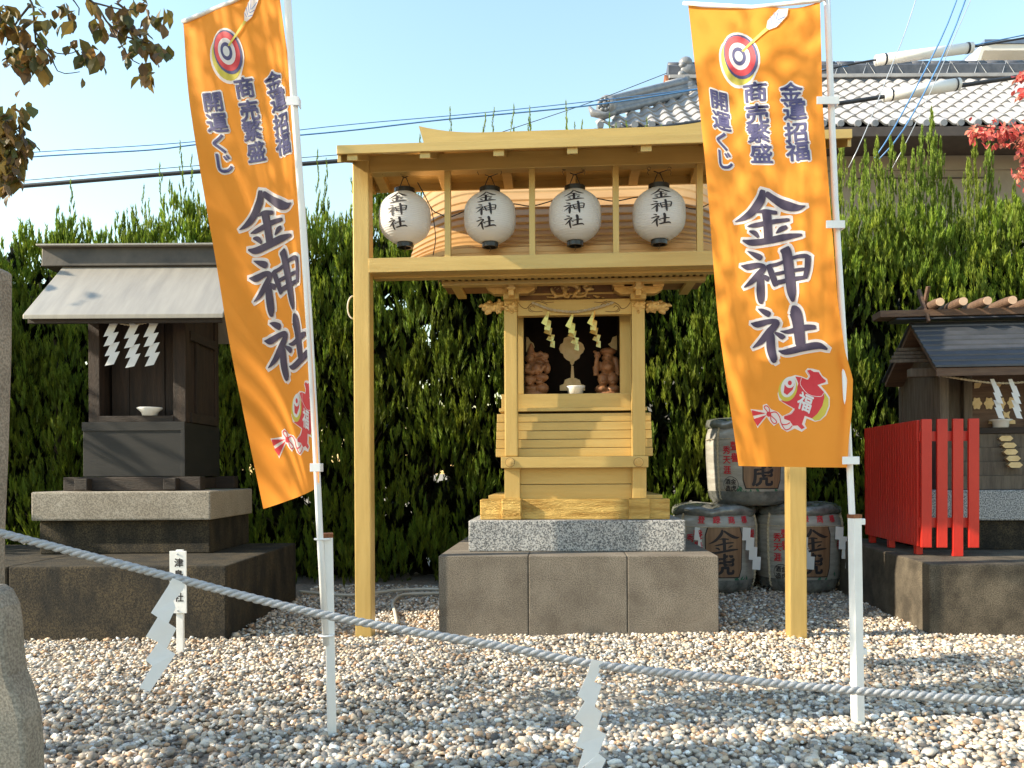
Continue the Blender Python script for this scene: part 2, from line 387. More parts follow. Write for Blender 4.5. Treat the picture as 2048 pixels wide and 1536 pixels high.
def line(mb, pts, w, fn, off=0, n=6):
    P = crom([(x, y, 0) for x, y in pts], n); k = len(mb.v); m = len(P)
    L, R = [], []
    for i, p in enumerate(P):
        t = P[min(i + 1, m - 1)][:2] - P[max(i - 1, 0)][:2]; t = t / (np.hypot(*t) + 1e-9); q = np.array([-t[1], t[0]]) * w / 2
        L.append(Vector(fn(*(p[:2] + q), off))); R.append(Vector(fn(*(p[:2] - q), off)))
    mb.v += L + R
    for i in range(m - 1): mb.f.append((k + i, k + i + 1, k + m + i + 1, k + m + i))
def oval(cx, cy, rx, ry, rot=0, n=28):
    c, s = math.cos(rot), math.sin(rot)
    return [(cx + rx * math.cos(a) * c - ry * math.sin(a) * s, cy + rx * math.cos(a) * s + ry * math.sin(a) * c) for a in [2 * math.pi * i / n for i in range(n)]]
def shide(name, top, n, d, w, step, label, cat='paper streamer', group=None, m='paper', first=None, frame=WF, fold=.006):
    """zigzag streamer: n leaning panels; top local point; d, w, step are (x, z) in metres"""
    mb = MB(); x, y, z = top
    if first: mb.quad((x - first * .3, y, z), (x + first * .3, y, z), (x + w[0] * .8, y - .002, z + w[1] * .6 - first), (x, y - .002, z - first)); z -= first * .93
    for i in range(n):
        a = Vector((x, y - fold * (i % 2), z)); b = a + Vector((w[0], .001, w[1])); c = b + Vector((d[0], -fold * .6, d[1])); e = a + Vector((d[0], -fold * .6, d[1]))
        mb.quad(a, b, c, e); x += step[0]; z += step[1]
    me_o = single(name, mb, m, label, cat, (top[0], top[1], top[2]), frame, group, fix=False)
    so_ = me_o.modifiers.new('thick', 'SOLIDIFY'); so_.thickness = .0008
    return me_o
def twist_rope(mb, pts, r, pitch, strands=3, seg=6):
    pts = [Vector(p) for p in pts]; acc = 0; rows = [[] for _ in range(strands)]
    up = Vector((0, 0, 1))
    for i, p in enumerate(pts):
        if i: acc += (p - pts[i - 1]).length
        t = (pts[min(i + 1, len(pts) - 1)] - pts[max(i - 1, 0)]).normalized(); a = t.cross(up).normalized(); b = a.cross(t)
        for k in range(strands):
            w = 2 * math.pi * (acc / pitch + k / strands); rows[k].append(p + (a * math.cos(w) + b * math.sin(w)) * r * .5)
    for k in range(strands): mb.tube(rows[k], r * .56, seg)
def dense(pts, step):
    P = crom([tuple(p) for p in pts], 24); out = [Vector(P[0])]; 
    for p in P[1:]:
        p = Vector(p)
        while (p - out[-1]).length >= step: out.append(out[-1] + (p - out[-1]).normalized() * step)
    return out

# ================================================================== GROUND
g = MB().quad((-250, -60, 0), (250, -60, 0), (250, 700, 0), (-250, 700, 0))
tag(single('ground', g, 'ground', None, None), kind='structure')

C = Frame(0.405, 4.94, 3.6)     # gold shrine and lantern gate
R = Frame(2.52, 4.90, 5.7)      # small shrine on the right

def icosa():
    t = (1 + 5 ** .5) / 2
    v = np.array([(-1, t, 0), (1, t, 0), (-1, -t, 0), (1, -t, 0), (0, -1, t), (0, 1, t), (0, -1, -t), (0, 1, -t), (t, 0, -1), (t, 0, 1), (-t, 0, -1), (-t, 0, 1)], float)
    v /= np.linalg.norm(v[0])
    f = np.array([(0,11,5),(0,5,1),(0,1,7),(0,7,10),(0,10,11),(1,5,9),(5,11,4),(11,10,2),(10,7,6),(7,1,8),(3,9,4),(3,4,2),(3,2,6),(3,6,8),(3,8,9),(4,9,5),(2,4,11),(6,2,10),(8,6,7),(9,8,1)])
    return v, f
def ico2():
    v, f = icosa(); v = list(map(tuple, v)); cache = {}; out = []
    def mid(a, b):
        k = (min(a, b), max(a, b))
        if k not in cache:
            m = (np.array(v[a]) + np.array(v[b])) / 2; m /= np.linalg.norm(m); v.append(tuple(m)); cache[k] = len(v) - 1
        return cache[k]
    for a, b, c in f:
        x, y, z = mid(a, b), mid(b, c), mid(c, a); out += [(a, x, z), (b, y, x), (c, z, y), (x, y, z)]
    return np.array(v), np.array(out)
def gravel():
    pal = np.array([(.50, .42, .33), (.66, .58, .48), (.36, .31, .26), (.78, .75, .70), (.44, .28, .17), (.24, .215, .19), (.58, .44, .30), (.50, .47, .43), (.14, .125, .115), (.70, .63, .54)])
    pw = np.array([.18, .17, .12, .11, .10, .08, .10, .08, .03, .03]); pw = pw / pw.sum()
    V, Fc, Cc = [], [], []; off = 0
    hv = np.array([(0, 0, 1.0)] + [(math.cos(a), math.sin(a), .12 * (-1) ** i) for i, a in enumerate(k * math.pi / 3 for k in range(6))] + [(0, 0, -1.0)])
    hf = np.array([(0, 1 + i, 1 + (i + 1) % 6) for i in range(6)] + [(7, 1 + (i + 1) % 6, 1 + i) for i in range(6)])
    for y0, y1, dens, big in ((2.0, 3.4, 3000, True), (3.4, 4.9, 2900, False), (4.9, 7.2, 2000, False)):
        A = (y1 - y0) * (y1 * .66 + .7) * 2; N = int(A * dens)
        y = RNG.uniform(y0, y1, N); x = RNG.uniform(-1, 1, N) * (y1 * .66 + .7)
        k = np.abs(x) < y * .66 + .6
        k &= ~((x < -1.73) & (y > 4.88))
        lx = (x - C.O.x) * C.ex.x + (y - C.O.y) * C.ex.y; ly = (x - C.O.x) * C.ey.x + (y - C.O.y) * C.ey.y
        k &= ~((lx > -.86) & (lx < .86) & (ly > .02))
        lx = (x - R.O.x) * R.ex.x + (y - R.O.y) * R.ex.y; ly = (x - R.O.x) * R.ey.x + (y - R.O.y) * R.ey.y
        k &= ~((lx > .02) & (ly > .02) & (ly < 1.8))
        x, y = x[k], y[k]; N = len(x)
        bv, bf = icosa() if big else (hv, hf)
        r = RNG.lognormal(math.log(.0108), .28, N).clip(.006, .026)
        s = np.stack([r * RNG.uniform(1.0, 1.5, N), r * RNG.uniform(.8, 1.1, N), r * RNG.uniform(.5, .85, N)], 1)
        und = .006 * np.sin(x * 2.1 + y) + .006 * np.sin(y * 3.3 - x * 1.4)
        pos = np.stack([x, y, und + RNG.uniform(.0, .017, N)], 1)
        rot = rotz(RNG.uniform(0, 6.28, N)) @ rotx(RNG.normal(0, .35, N)) @ roty(RNG.normal(0, .35, N))
        col = pal[RNG.choice(len(pal), N, p=pw)] * RNG.uniform(.78, 1.4, (N, 1))
        v, f, c = scatter(bv, bf, pos, rot, s, col)
        nb = len(bv); jit = 1 + RNG.normal(0, .10, (N * nb, 1)); ctr = np.repeat(pos, nb, 0); v = ctr + (v - ctr) * jit
        V.append(v); Fc.append(f + off); Cc.append(c); off += len(v)
    me = npmesh('gravel', np.vstack(V), np.vstack(Fc), 'gravel', np.vstack(Cc), True)
    o = bpy.data.objects.new('gravel', me); COL.objects.link(o)
    tag(o, 'loose rounded beige and grey gravel covering the shrine yard', 'gravel', kind='stuff')
gravel()
# ================================================================== LANTERN GATE
def cx(px, ly, py=900): return C.hit(px, py, ly).x
def cz(py, ly, px=1150): return C.hit(px, py, ly).z
gate = thing('lantern_gate', 'gold painted timber frame with flat canopy and hanging lanterns before the gold shrine', 'gate', (0, -.05, 0), C)
xl0, xl1 = cx(705, -.1, 420), cx(738, -.1, 420); xr0, xr1 = cx(1579, -.1, 1100), cx(1614, -.1, 1100)
zt = 2.93
for a, b in ((xl0, xl1), (xr0, xr1)):
    part('post', MB().box(a, b, -.1, .005, -.05, zt), 'gold_v', gate, bevel=.007)
part('top_beam', MB().box(xl1 - .001, xr0 + .001, -.085, -.005, cz(333, -.085), 2.935), 'gold_h', gate, bevel=.003)
zb0, zb1 = cz(542, -.1, 900), cz(513, -.1, 900)
part('lower_beam', MB().box(xl1 - .004, xr0 + .004, -.104, .0, zb0, zb1), 'gold_h', gate, bevel=.003)
part('shelf_board', MB().box(xl1, xr0, .003, .075, zb0 - .012, zb0 + .02), 'gold_h', gate, bevel=.002)
for px in (894.5, 1064, 1232, 1400.5):
    c_ = cx(px, -.08, 420); part('strut', MB().box(c_ - .018, c_ + .018, -.075, -.03, zb1, cz(333, -.085)), 'gold_v', gate, bevel=.002)
rx0, rx1 = cx(675, -.38, 293), xr1 + .17
FZ, PZ, RZ = cz(299, -.38, 1000), 3.0, 2.945      # underside heights: front edge, peak, rear edge
def slab(mb, x0, x1, t0, t1):
    pr = [(-.38, FZ + t0), (.08, PZ + t0), (.50, RZ + t0), (.50, RZ + t1), (.08, PZ + t1), (-.38, FZ + t1)]
    return mb.prism(pr, 'x', x0, x1)
part('canopy_roof', slab(MB(), rx0, rx1, .022, .040), 'gold_h', gate, bevel=.002)
part('front_fascia', MB().box(rx0, rx1, -.398, -.379, FZ - .004, FZ + .047), 'gold_h', gate, bevel=.003)
part('rear_fascia', MB().box(rx0, rx1, .498, .517, RZ - .03, RZ + .045), 'gold_h', gate, bevel=.003)
for px in (720, 860, 1002, 1144, 1286, 1428, 1575):
    c_ = cx(px, -.2, 300); part('rafter', slab(MB(), c_ - .03, c_ + .03, -.036, .021), 'gold_h', gate, bevel=.002)
for xx in (rx0, rx1 - .02): part('barge_board', slab(MB(), xx, xx + .02, -.045, .0215), 'gold_h', gate, bevel=.002)
# wire loop on the left post
lp = [Vector((xl0 - .012 - .035 * math.sin(a), -.05, 2.02 + .07 * math.cos(a))) for a in [i * math.pi / 10 for i in range(11)]]
part('wire_loop', MB().tube(lp, .005, 6), 'hose', gate, smooth=True)

# lanterns
LN = [(810, 437, -.10, 'first paper lantern beside the left gold post, fully in sun'), (980, 436, -.04, 'second paper lantern from the left gold post, half in sun'),
      (1150, 433, -.02, 'third paper lantern from the left gold post'), (1318, 430, .0, 'paper lantern furthest from the left gold post')]
for i, (px, py, yaw, lab) in enumerate(LN):
    c = C.hit(px, py, .0); rr = 52 / F * 4.95; hh = .152
    t = thing('paper_lantern', 'white round ' + lab, 'lantern', (c.x, c.y, c.z - .18), C, 'paper lanterns hanging in the gold gate')
    prof = []; nr = 26 * 4
    for k in range(nr + 1):
        u = -1 + 2 * k / nr; b = rr * (1 - abs(u) ** 3.1 * .60) * (1 if abs(u) < .98 else .99)
        prof.append((b + .0011 * math.cos(k * math.pi / 2), u * hh))
    body = part('lantern_body', MB().lathe(prof, c, 40), 'lantern', t, smooth=True)
    for sgn, r_ in ((1, .064), (-1, .050)):
        z0 = c.z + sgn * hh; p0 = [(r_ - .012, -.017), (r_, -.017), (r_, .017), (r_ - .012, .017), (r_ - .012, -.017)]
        part('top_ring' if sgn > 0 else 'bottom_ring', MB().lathe(p0, (c.x, c.y, z0 + sgn * .012), 28, cap=False), 'black', t, smooth=False)
    def lf(x, z, off, c=c, rr=rr, yaw=yaw):
        u = max(-1, min(1, (c.z - z) / hh)); b = rr * (1 - abs(u) ** 3.1 * .60) + .0022 + off; a = x / rr + yaw
        return (c.x + b * math.sin(a), c.y - b * math.cos(a), z)
    mb = MB(); s_ = .168e-3
    for key, dz, m_ in (('k', .086, 1.05), ('s', .006, .98), ('h', -.074, .95)):
        brush(mb, key, -.004, 0, s_ * m_, lambda x, y, o, dz=dz: lf(x, c.z + dz - y, o), 0, 0, .82, .02, asp=1.35)
    part('lettering', mb, 'ink', body, fix=False)
    zt_ = c.z + hh + .03; hk = cz(333, -.05, px)
    mb = MB().tube([(c.x - .045, c.y, zt_ - .02), (c.x - .008, c.y, zt_ + .07), (c.x + .008, c.y, zt_ + .07), (c.x + .045, c.y, zt_ - .02)], .003, 6)
    mb.tube([(c.x - .03, c.y, zt_ + .085), (c.x, c.y, zt_ + .072), (c.x + .05, c.y - .003, zt_ + .088), (c.x + .058, c.y, hk - .004)], .0028, 6)
    part('hanging_wire', mb, 'cord', t, smooth=True)
    part('tassel_hook', MB().tube([(c.x, c.y, c.z - hh - .025), (c.x + .004, c.y, c.z - hh - .045), (c.x - .006, c.y, c.z - hh - .056)], .002, 6), 'bronze_wire', t)
for i, px in enumerate((766, 800, 958, 1000, 1128, 1167, 1298, 1339)):
    c = C.hit(px, 336, -.05); zz = cz(333, -.05, px)
    mb = MB().tube([c + Vector((.010 * math.cos(a), 0, .010 * math.sin(a) - .004)) for a in [k * math.pi / 6 for k in range(12)]], .002, 5)
    mb.tube([(c.x, c.y, zz - .016), (c.x + (.01 if i % 2 else -.01), c.y, zz - .035), (c.x + (.004 if i % 2 else -.002), c.y, zz - .05)], .002, 5)
    part('screw_hook', mb, 'bronze_wire', gate)
pw = [(835, 365), (850, 392), (865, 420), (880, 428), (899, 434), (935, 420), (975, 405), (1030, 408), (1064, 412), (1110, 400), (1150, 390), (1200, 398), (1232, 402), (1285, 393), (1330, 400), (1380, 417), (1405, 414), (1440, 395)]
mb = MB().tube(dense([C.hit(x, y, .02) for x, y in pw], .02), .0035, 6)
mb.tube(dense([C.hit(x, y, .02) for x, y in ((862, 415), (868, 445), (871, 480), (866, 512))], .02), .003, 6)
single('lantern_cable', mb, 'cord', 'thin black cable strung behind the paper lanterns', 'cable', C.hit(835, 365, .02), C, smooth=True)

# ================================================================== GOLD SHRINE
base = thing('stone_base', 'broad grey concrete block base with a granite step under the gold shrine', 'stone base', (0, .8, 0), C)
b0, b1 = cx(877, 0, 1115), cx(1437, 0, 1110); bz = cz(1112, 0)
js = [b0, cx(1057, 0, 1200), cx(1255, 0, 1200), b1]
for i in range(3):
    part('concrete_block', MB().box(js[i] + (.002 if i else 0), js[i + 1] - (.002 if i < 2 else 0), 0, 1.75, -.05, bz), 'concrete', base, bevel=.006)
part('joint_mortar', MB().box(b0 + .03, b1 - .03, .012, 1.73, -.05, bz - .014), 'concrete', base)
g0, g1 = cx(937, .27, 1070), cx(1371, .27, 1068); gz = cz(1041, .27)
part('granite_step', MB().box(g0, g1, .27, 1.62, bz + .001, gz), 'granite', base, bevel=.008)

sh = thing('gold_shrine', 'small gold painted shrine with curved roof and carved brackets on the stone base', 'shrine', (0, .85, gz), C)
def bx(name, px0, px1, py0, py1, ly0, ly1, m='gold_h', bevel=.003, parent=None, pref=None):
    pm = (px0 + px1) / 2; pv = (py0 + py1) / 2
    a, b = cx(px0, ly0, pv), cx(px1, ly0, pv); z1_, z0_ = cz(py0, ly0, pm), cz(py1, ly0, pm)
    return part(name, MB().box(a, b, ly0, ly1, z0_, z1_), m, parent or sh, bevel=bevel)
zs = gz + .001
a, b = cx(960, .36, 1015), cx(1340, .36, 1015)
part('front_sill', MB().box(a, b, .36, .47, zs, cz(998, .36)), 'gold_old', sh, bevel=.008)
for p0, p1 in ((1003, 1043), (1258, 1300)):
    part('side_sill', MB().box(cx(p0, .325, 1015), cx(p1, .325, 1015), .325, 1.56, zs + .002, cz(997, .325)), 'gold_old', sh, bevel=.008)
part('rear_sill', MB().box(a, b, 1.44, 1.54, zs + .004, cz(998, .36) - .003), 'gold_old', sh, bevel=.006)
zsill = cz(997, .34)
# lower body
for p0, p1 in ((1009, 1040), (1265, 1293)):
    bx('lower_post', p0, p1, 934, 1000, .40, .49, 'gold_v')
bx('lower_plank', 1036, 1268, 935, 968, .45, .48); bx('lower_plank', 1036, 1268, 969, 1002, .447, .48)
xa, xb = cx(1012, .46, 960), cx(1290, .46, 960); z_tie = cz(935, .36)
part('lower_side_wall', MB().box(xa, xa + .03, .491, 1.45, zsill, z_tie), 'gold_h', sh); part('lower_side_wall', MB().box(xb - .03, xb, .491, 1.45, zsill, z_tie), 'gold_h', sh)
part('lower_rear_wall', MB().box(xa, xb, 1.451, 1.48, zsill, z_tie), 'gold_h', sh)
bx('ledge_board', 977, 1325, 990, 998, .50, 1.5)
tie = bx('tie_beam', 1002, 1297, 913, 935.5, .345, .50, 'gold_h', .004)
for px in (1020, 1277):
    c = C.hit(px, 924.5, .345)
    mb = MB()
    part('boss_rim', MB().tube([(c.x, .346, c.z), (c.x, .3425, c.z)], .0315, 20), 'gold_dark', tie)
    for r_, d in ((.029, .008), (.020, .013), (.011, .019)):
        k = len(mb.v)
        mb.tube([(c.x, .346, c.z), (c.x, .345 - d, c.z)], r_, 20)
    part('boss', mb, 'gold_carve', tie, bevel=0)
# stepped boards
for i in range(5):
    y0 = 826 + 17.4 * i; bx('step_board', 994 - i * .6, 1302 + i * .9, y0 + .6, y0 + 17.2, .50 - i * .008, .62, 'gold_h', .003)
part('step_backing', MB().box(cx(1000, .52, 870), cx(1296, .52, 870), .53, 1.45, cz(915, .5), cz(826, .5)), 'gold_h', sh)
bx('floor_edge', 998, 1294, 815, 822, .485, 1.5); bx('floor_beam', 1003, 1290, 787, 815.4, .53, .60)
zfl = cz(787, .53)
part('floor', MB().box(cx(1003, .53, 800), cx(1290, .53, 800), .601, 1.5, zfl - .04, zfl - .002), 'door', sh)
# front pillars
for p0, p1 in ((1008.5, 1035), (1264, 1290.5)):
    bx('pillar', p0, p1, 597, 913.5, .375, .455, 'gold_v', .009)
# opening frame, doors
bx('jamb', 1034, 1047, 626, 788, .56, .63, 'gold_v'); bx('jamb', 1240, 1262, 626, 788, .56, .63, 'gold_v')
za, zb = zfl, cz(626, .56)
part('side_wall', MB().box(cx(1014, .56, 700), cx(1046, .63, 700) - .003, .632, 1.49, za, zb + .08), 'gold_v', sh)
part('side_wall', MB().box(cx(1242, .63, 700) + .003, cx(1285, .56, 700), .632, 1.49, za, zb + .08), 'gold_v', sh)
part('rear_wall', MB().box(cx(1014, .56, 700), cx(1285, .56, 700), 1.491, 1.52, za, zb + .08), 'gold_h', sh)
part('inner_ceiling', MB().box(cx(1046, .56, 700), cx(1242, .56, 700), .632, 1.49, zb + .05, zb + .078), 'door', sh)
dm = cx(1143, .90, 700)
for a_, b_ in ((cx(1040, .90), dm - .0015), (dm + .0015, cx(1245, .90))):
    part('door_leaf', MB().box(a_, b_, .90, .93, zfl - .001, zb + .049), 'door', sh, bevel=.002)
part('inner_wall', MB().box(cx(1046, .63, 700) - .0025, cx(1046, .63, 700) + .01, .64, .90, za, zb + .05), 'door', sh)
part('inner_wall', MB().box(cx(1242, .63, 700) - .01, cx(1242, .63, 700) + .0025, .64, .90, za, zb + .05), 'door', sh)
def fitting(pts, name='door_fitting', ly=.897):
    k = F / (C.hit(1143, 700, ly).y + 4.94)
    q = [(C.hit(x, y, ly).x, C.hit(x, y, ly).z) for x, y in pts]
    return part(name, MB().prism(q, 'y', ly - .004, ly + .002), 'plaque', sh)
def z5(l): return [(960 + x / 5.39, 540 + y / 5.39) for x, y in l]
rose = [(905, 735), (965, 712), (1030, 735), (1040, 760), (1085, 780), (1110, 800), (1128, 850), (1110, 890), (1080, 915), (1072, 950), (1040, 972), (1018, 985), (1012, 1010), (992, 1032), (975, 1010), (970, 985), (935, 970), (905, 940), (895, 905), (868, 890), (852, 850), (865, 805), (895, 785)]
fitting(z5(rose)); fitting(z5([(985, 1035), (1008, 1035), (1015, 1165), (978, 1165)]))
fitting(z5([(860, 1300), (860, 1245), (900, 1230), (915, 1185), (960, 1165), (1030, 1165), (1075, 1185), (1090, 1230), (1132, 1245), (1132, 1300)]))
fitting(z5([(475, 880), (475, 720), (520, 725), (545, 770), (575, 790), (588, 830), (570, 870), (520, 880)]), ly=.893)
fitting(z5([(1380, 800), (1410, 780), (1430, 725), (1485, 705), (1490, 870), (1430, 850)]), ly=.893)
# offering dish
c = C.hit(1151, 785, .66)
dish = single('offering_dish', MB().lathe([(.030, 0), (.050, .004), (.055, .045), (.068, .058), (.066, .062), (.050, .048), (.044, .008), (.0, .008)], (c.x, .66, zfl), 24), 'dish', 'small white offering dish between the two carved figures', 'dish', (c.x, .66, zfl), C, smooth=True)
# lintel with carved scrolls
lin = bx('lintel', 1034.5, 1264.5, 598.5, 630, .385, .45, 'gold_h', .004)
def stroke3(mb, pts, ly, r, n=5, z5s=True):
    q = z5(pts) if z5s else pts
    P = dense([C.hit(x, y, ly) for x, y in q], r * 1.6); mb.tube(P, r, 6)
for sgn in (1, -1):
    mb = MB()
    def mir(l): return l if sgn == 1 else [(2 * 1015 - x, y) for x, y in l]
    stroke3(mb, mir([(410, 350), (450, 400), (500, 415), (545, 370), (620, 340), (700, 360), (730, 380)]), .384, .0022)
    stroke3(mb, mir([(590, 405), (570, 385), (540, 400), (545, 430), (600, 450), (680, 445)]), .384, .0022)
    stroke3(mb, mir([(520, 400), (530, 440), (570, 455)]), .384, .002); stroke3(mb, mir([(660, 330), (720, 350), (800, 345)]), .384, .002)
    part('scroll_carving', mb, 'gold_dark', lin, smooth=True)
# frieze and dragon
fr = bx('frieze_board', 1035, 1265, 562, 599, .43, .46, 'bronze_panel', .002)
bx('frieze_rail', 1050, 1250, 585, 589, .422, .43)
mb = MB()
P = dense([C.hit(x, y, .420) for x, y in z5([(765, 195), (790, 245), (835, 280), (895, 270), (915, 220), (900, 180), (950, 150), (1030, 165), (1065, 215), (1020, 260), (1060, 290), (1130, 270), (1150, 220), (1120, 180), (1150, 160), (1190, 185)])], .006)
mb.tube(P, [.011 + .008 * math.sin(math.pi * min(1, i / len(P) * 1.25)) for i in range(len(P))], 8)
c = C.hit(960 + 1180 / 5.39, 540 + 200 / 5.39, .416); mb.ball(c, .022, .016, .018); mb.ball(c + Vector((.02, -.006, -.006)), .014, .011, .009)
for i in range(46):
    x = random.uniform(715, 1340); y = 300 - random.random() ** 2 * 75 * max(.2, 1 - abs(x - 1030) / 340); q = C.hit(960 + x / 5.39, 540 + y / 5.39, .420); mb.ball(q, random.uniform(.006, .014), .011, random.uniform(.004, .009), 8, 5)
for i in range(16):
    x = random.uniform(760, 1200); q = C.hit(960 + x / 5.39, 540 + random.uniform(140, 230) / 5.39, .420)
    mb.tube([q, q + Vector((random.uniform(-.02, .02), -.004, .012)), q + Vector((random.uniform(-.03, .03), 0, .016))], [.004, .003, .001], 5)
lumps(mb, 'dragon_carving', 'gold_carve', sh, .0042)
# lion-head nosings
def lion(px, py, sgn, nm):
    mb = MB(); c = C.hit(px, py, .40)
    mb.ball(c, .040, .035, .036)
    for k in range(26):
        a = random.uniform(0, 6.28); r_ = random.uniform(.02, .042)
        mb.ball(c + Vector((r_ * math.cos(a), random.uniform(-.03, .0), r_ * math.sin(a))), random.uniform(.008, .014), None, None, 8, 5)
    if sgn:
        for k, (dx, dz, r_) in enumerate([(.05, .0, .028), (.075, .012, .020), (.09, -.012, .017), (.108, .012, .012), (.12, .006, .009), (.06, -.03, .016), (.075, -.04, .012), (.055, .03, .016)]):
            mb.ball(c + Vector((sgn * dx, 0, dz)), r_ * 1.25, r_, r_, 8, 6)
    lumps(mb, nm, 'gold_carve', sh, .0038)
lion(1022, 614, 0, 'lion_mask'); lion(1277, 614, 0, 'lion_mask'); lion(996, 614, -1, 'lion_nosing'); lion(1304, 614, 1, 'lion_nosing')
# bracket sets
for pc in (1022, 1277):
    def q(x, w, y0, y1, l0, l1, nm, m='gold_h'):
        bx(nm, pc + x - w / 2, pc + x + w / 2, y0, y1, l0, l1, m, .0025)
    q(0, 31, 586, 597.4, .31, .45, 'bearing_block')
    c0 = C.hit(pc, 579, .315)
    w0 = .155; pr = [(c0.x - w0, c0.z + .024), (c0.x - w0, c0.z + .0), (c0.x - w0 * .72, c0.z - .026), (c0.x + w0 * .72, c0.z - .026), (c0.x + w0, c0.z), (c0.x + w0, c0.z + .024)]
    part('bracket_arm', MB().prism(pr, 'y', .315, .40), 'gold_carve', sh, bevel=.003)
    for dx in (-40, 0, 40): q(dx, 23, 564.5, 571.6, .295, .42, 'bracket_block', 'gold_carve')
    q(0, 11, 562, 590, .23, .31, 'projecting_arm', 'gold_carve'); q(0, 17, 573, 578, .22, .29, 'bracket_block', 'gold_carve')
    w1 = .20; c1 = C.hit(pc, 563, .31); pr = [(c1.x - w1, c1.z + .03), (c1.x - w1 * .78, c1.z - .012), (c1.x + w1 * .78, c1.z - .012), (c1.x + w1, c1.z + .03)]
    part('upper_arm', MB().prism(pr, 'y', .305, .41), 'gold_carve', sh, bevel=.003)
# eaves
e0, e1 = cx(884, .22, 560), cx(1412, .22, 560); ez = cz(566, .22)
part('eave_beam', MB().box(e0, e1, .22, .29, ez, cz(557.5, .22)), 'gold_h', sh, bevel=.003)
mb = MB(); n = 40
for i in range(n):
    x = e0 + .01 + (e1 - e0 - .02) * i / (n - 1); mb.box(x - .010, x + .010, .185, .34, cz(557.5, .22) + .001, cz(551.5, .20))
part('rafter_ends', mb, 'gold_h', sh, kind='stuff')
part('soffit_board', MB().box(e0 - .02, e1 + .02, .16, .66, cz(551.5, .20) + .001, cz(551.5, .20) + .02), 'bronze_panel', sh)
for xx in (e0 + .05, e1 - .11): part('side_eave_beam', MB().box(xx, xx + .06, .291, .64, ez + .002, cz(557.5, .22)), 'gold_h', sh, bevel=.003)
# roof
rc = (e0 + e1) / 2; HW = 1.06
EY, RYY, EZ, RZZ = .10, 1.00, cz(503, .10, 900), 3.40
def roofp(x, t, lift=0):
    u = max(0, abs(x) - .66) / (HW - .66)
    y = RYY - (RYY - EY) * t; z = EZ + (RZZ - EZ) * (1 - t) ** 1.45
    return Vector((rc + x, y, z - .20 * u * u * (1 - .55 * t) * (1 - .2 * (1 - t)) + lift))
zso = cz(551.5, .20) + .021
rows = 15; xs = [-HW + 2 * HW * i / 44 for i in range(45)]
for r_ in range(rows):
    t0, t1 = r_ / rows, (r_ + 1) / rows; mb = MB(); k = 0
    for x in xs: mb.v += [roofp(x, t0 - (.01 if r_ else 0), .001), roofp(x, t1, .017), roofp(x, t1, -.012)]
    for i in range(len(xs) - 1):
        a_ = i * 3; mb.f += [(a_, a_ + 1, a_ + 4, a_ + 3), (a_ + 1, a_ + 2, a_ + 5, a_ + 4)]
    part('roof_course', mb, 'gold_roof', sh, fix=False)
mb = MB()      # thick eave edge, gable ends and rear slope
for x in xs: mb.v += [roofp(x, 1, -.010) + Vector((0, .004, 0)), Vector((rc + x * .98, EY + .012, max(zso, roofp(x, 1).z - .17)))]
for i in range(len(xs) - 1): mb.f.append((2 * i, 2 * i + 1, 2 * i + 3, 2 * i + 2))
for sgn in (-1, 1):
    x = sgn * HW * .985
    for i in range(13):
        t = i / 12; p = roofp(x, t, -.01); q_ = Vector((p.x, p.y, max(zso, p.z - .17))); k = len(mb.v); mb.v += [p, q_]
        if i: mb.f.append((k - 2, k - 1, k + 1, k))
    for i in range(13):
        t = i / 12 * .5; p = roofp(x, t, -.01); p.y = 2 * RYY - p.y; k = len(mb.v); mb.v += [p, Vector((p.x, p.y, p.z - .17))]
        if i: mb.f.append((k - 2, k - 1, k + 1, k))
for x in xs:
    for i in range(9):
        p = roofp(x, i / 16, .005); p.y = 2 * RYY - p.y; mb.v.append(p)
k = len(mb.v) - len(xs) * 9
for i in range(len(xs) - 1):
    for j in range(8): a_ = k + i * 9 + j; mb.f.append((a_, a_ + 1, a_ + 10, a_ + 9))
part('roof_shell', mb, 'gold_roof', sh, fix=False)
rl0 = cx(842, 1.0, 265); rw = rc - rl0; zr = cz(275, 1.0, 1000)
top = [(rc + rw * u, zr + .062 * max(0, (abs(u) - .55) / .45) ** 2.2) for u in [-1 + i / 16 for i in range(33)]]
part('roof_ridge', MB().prism(top + [(rc + rw * .93, zr - .20), (rc - rw * .93, zr - .20)], 'y', .90, 1.10), 'gold_h', sh)
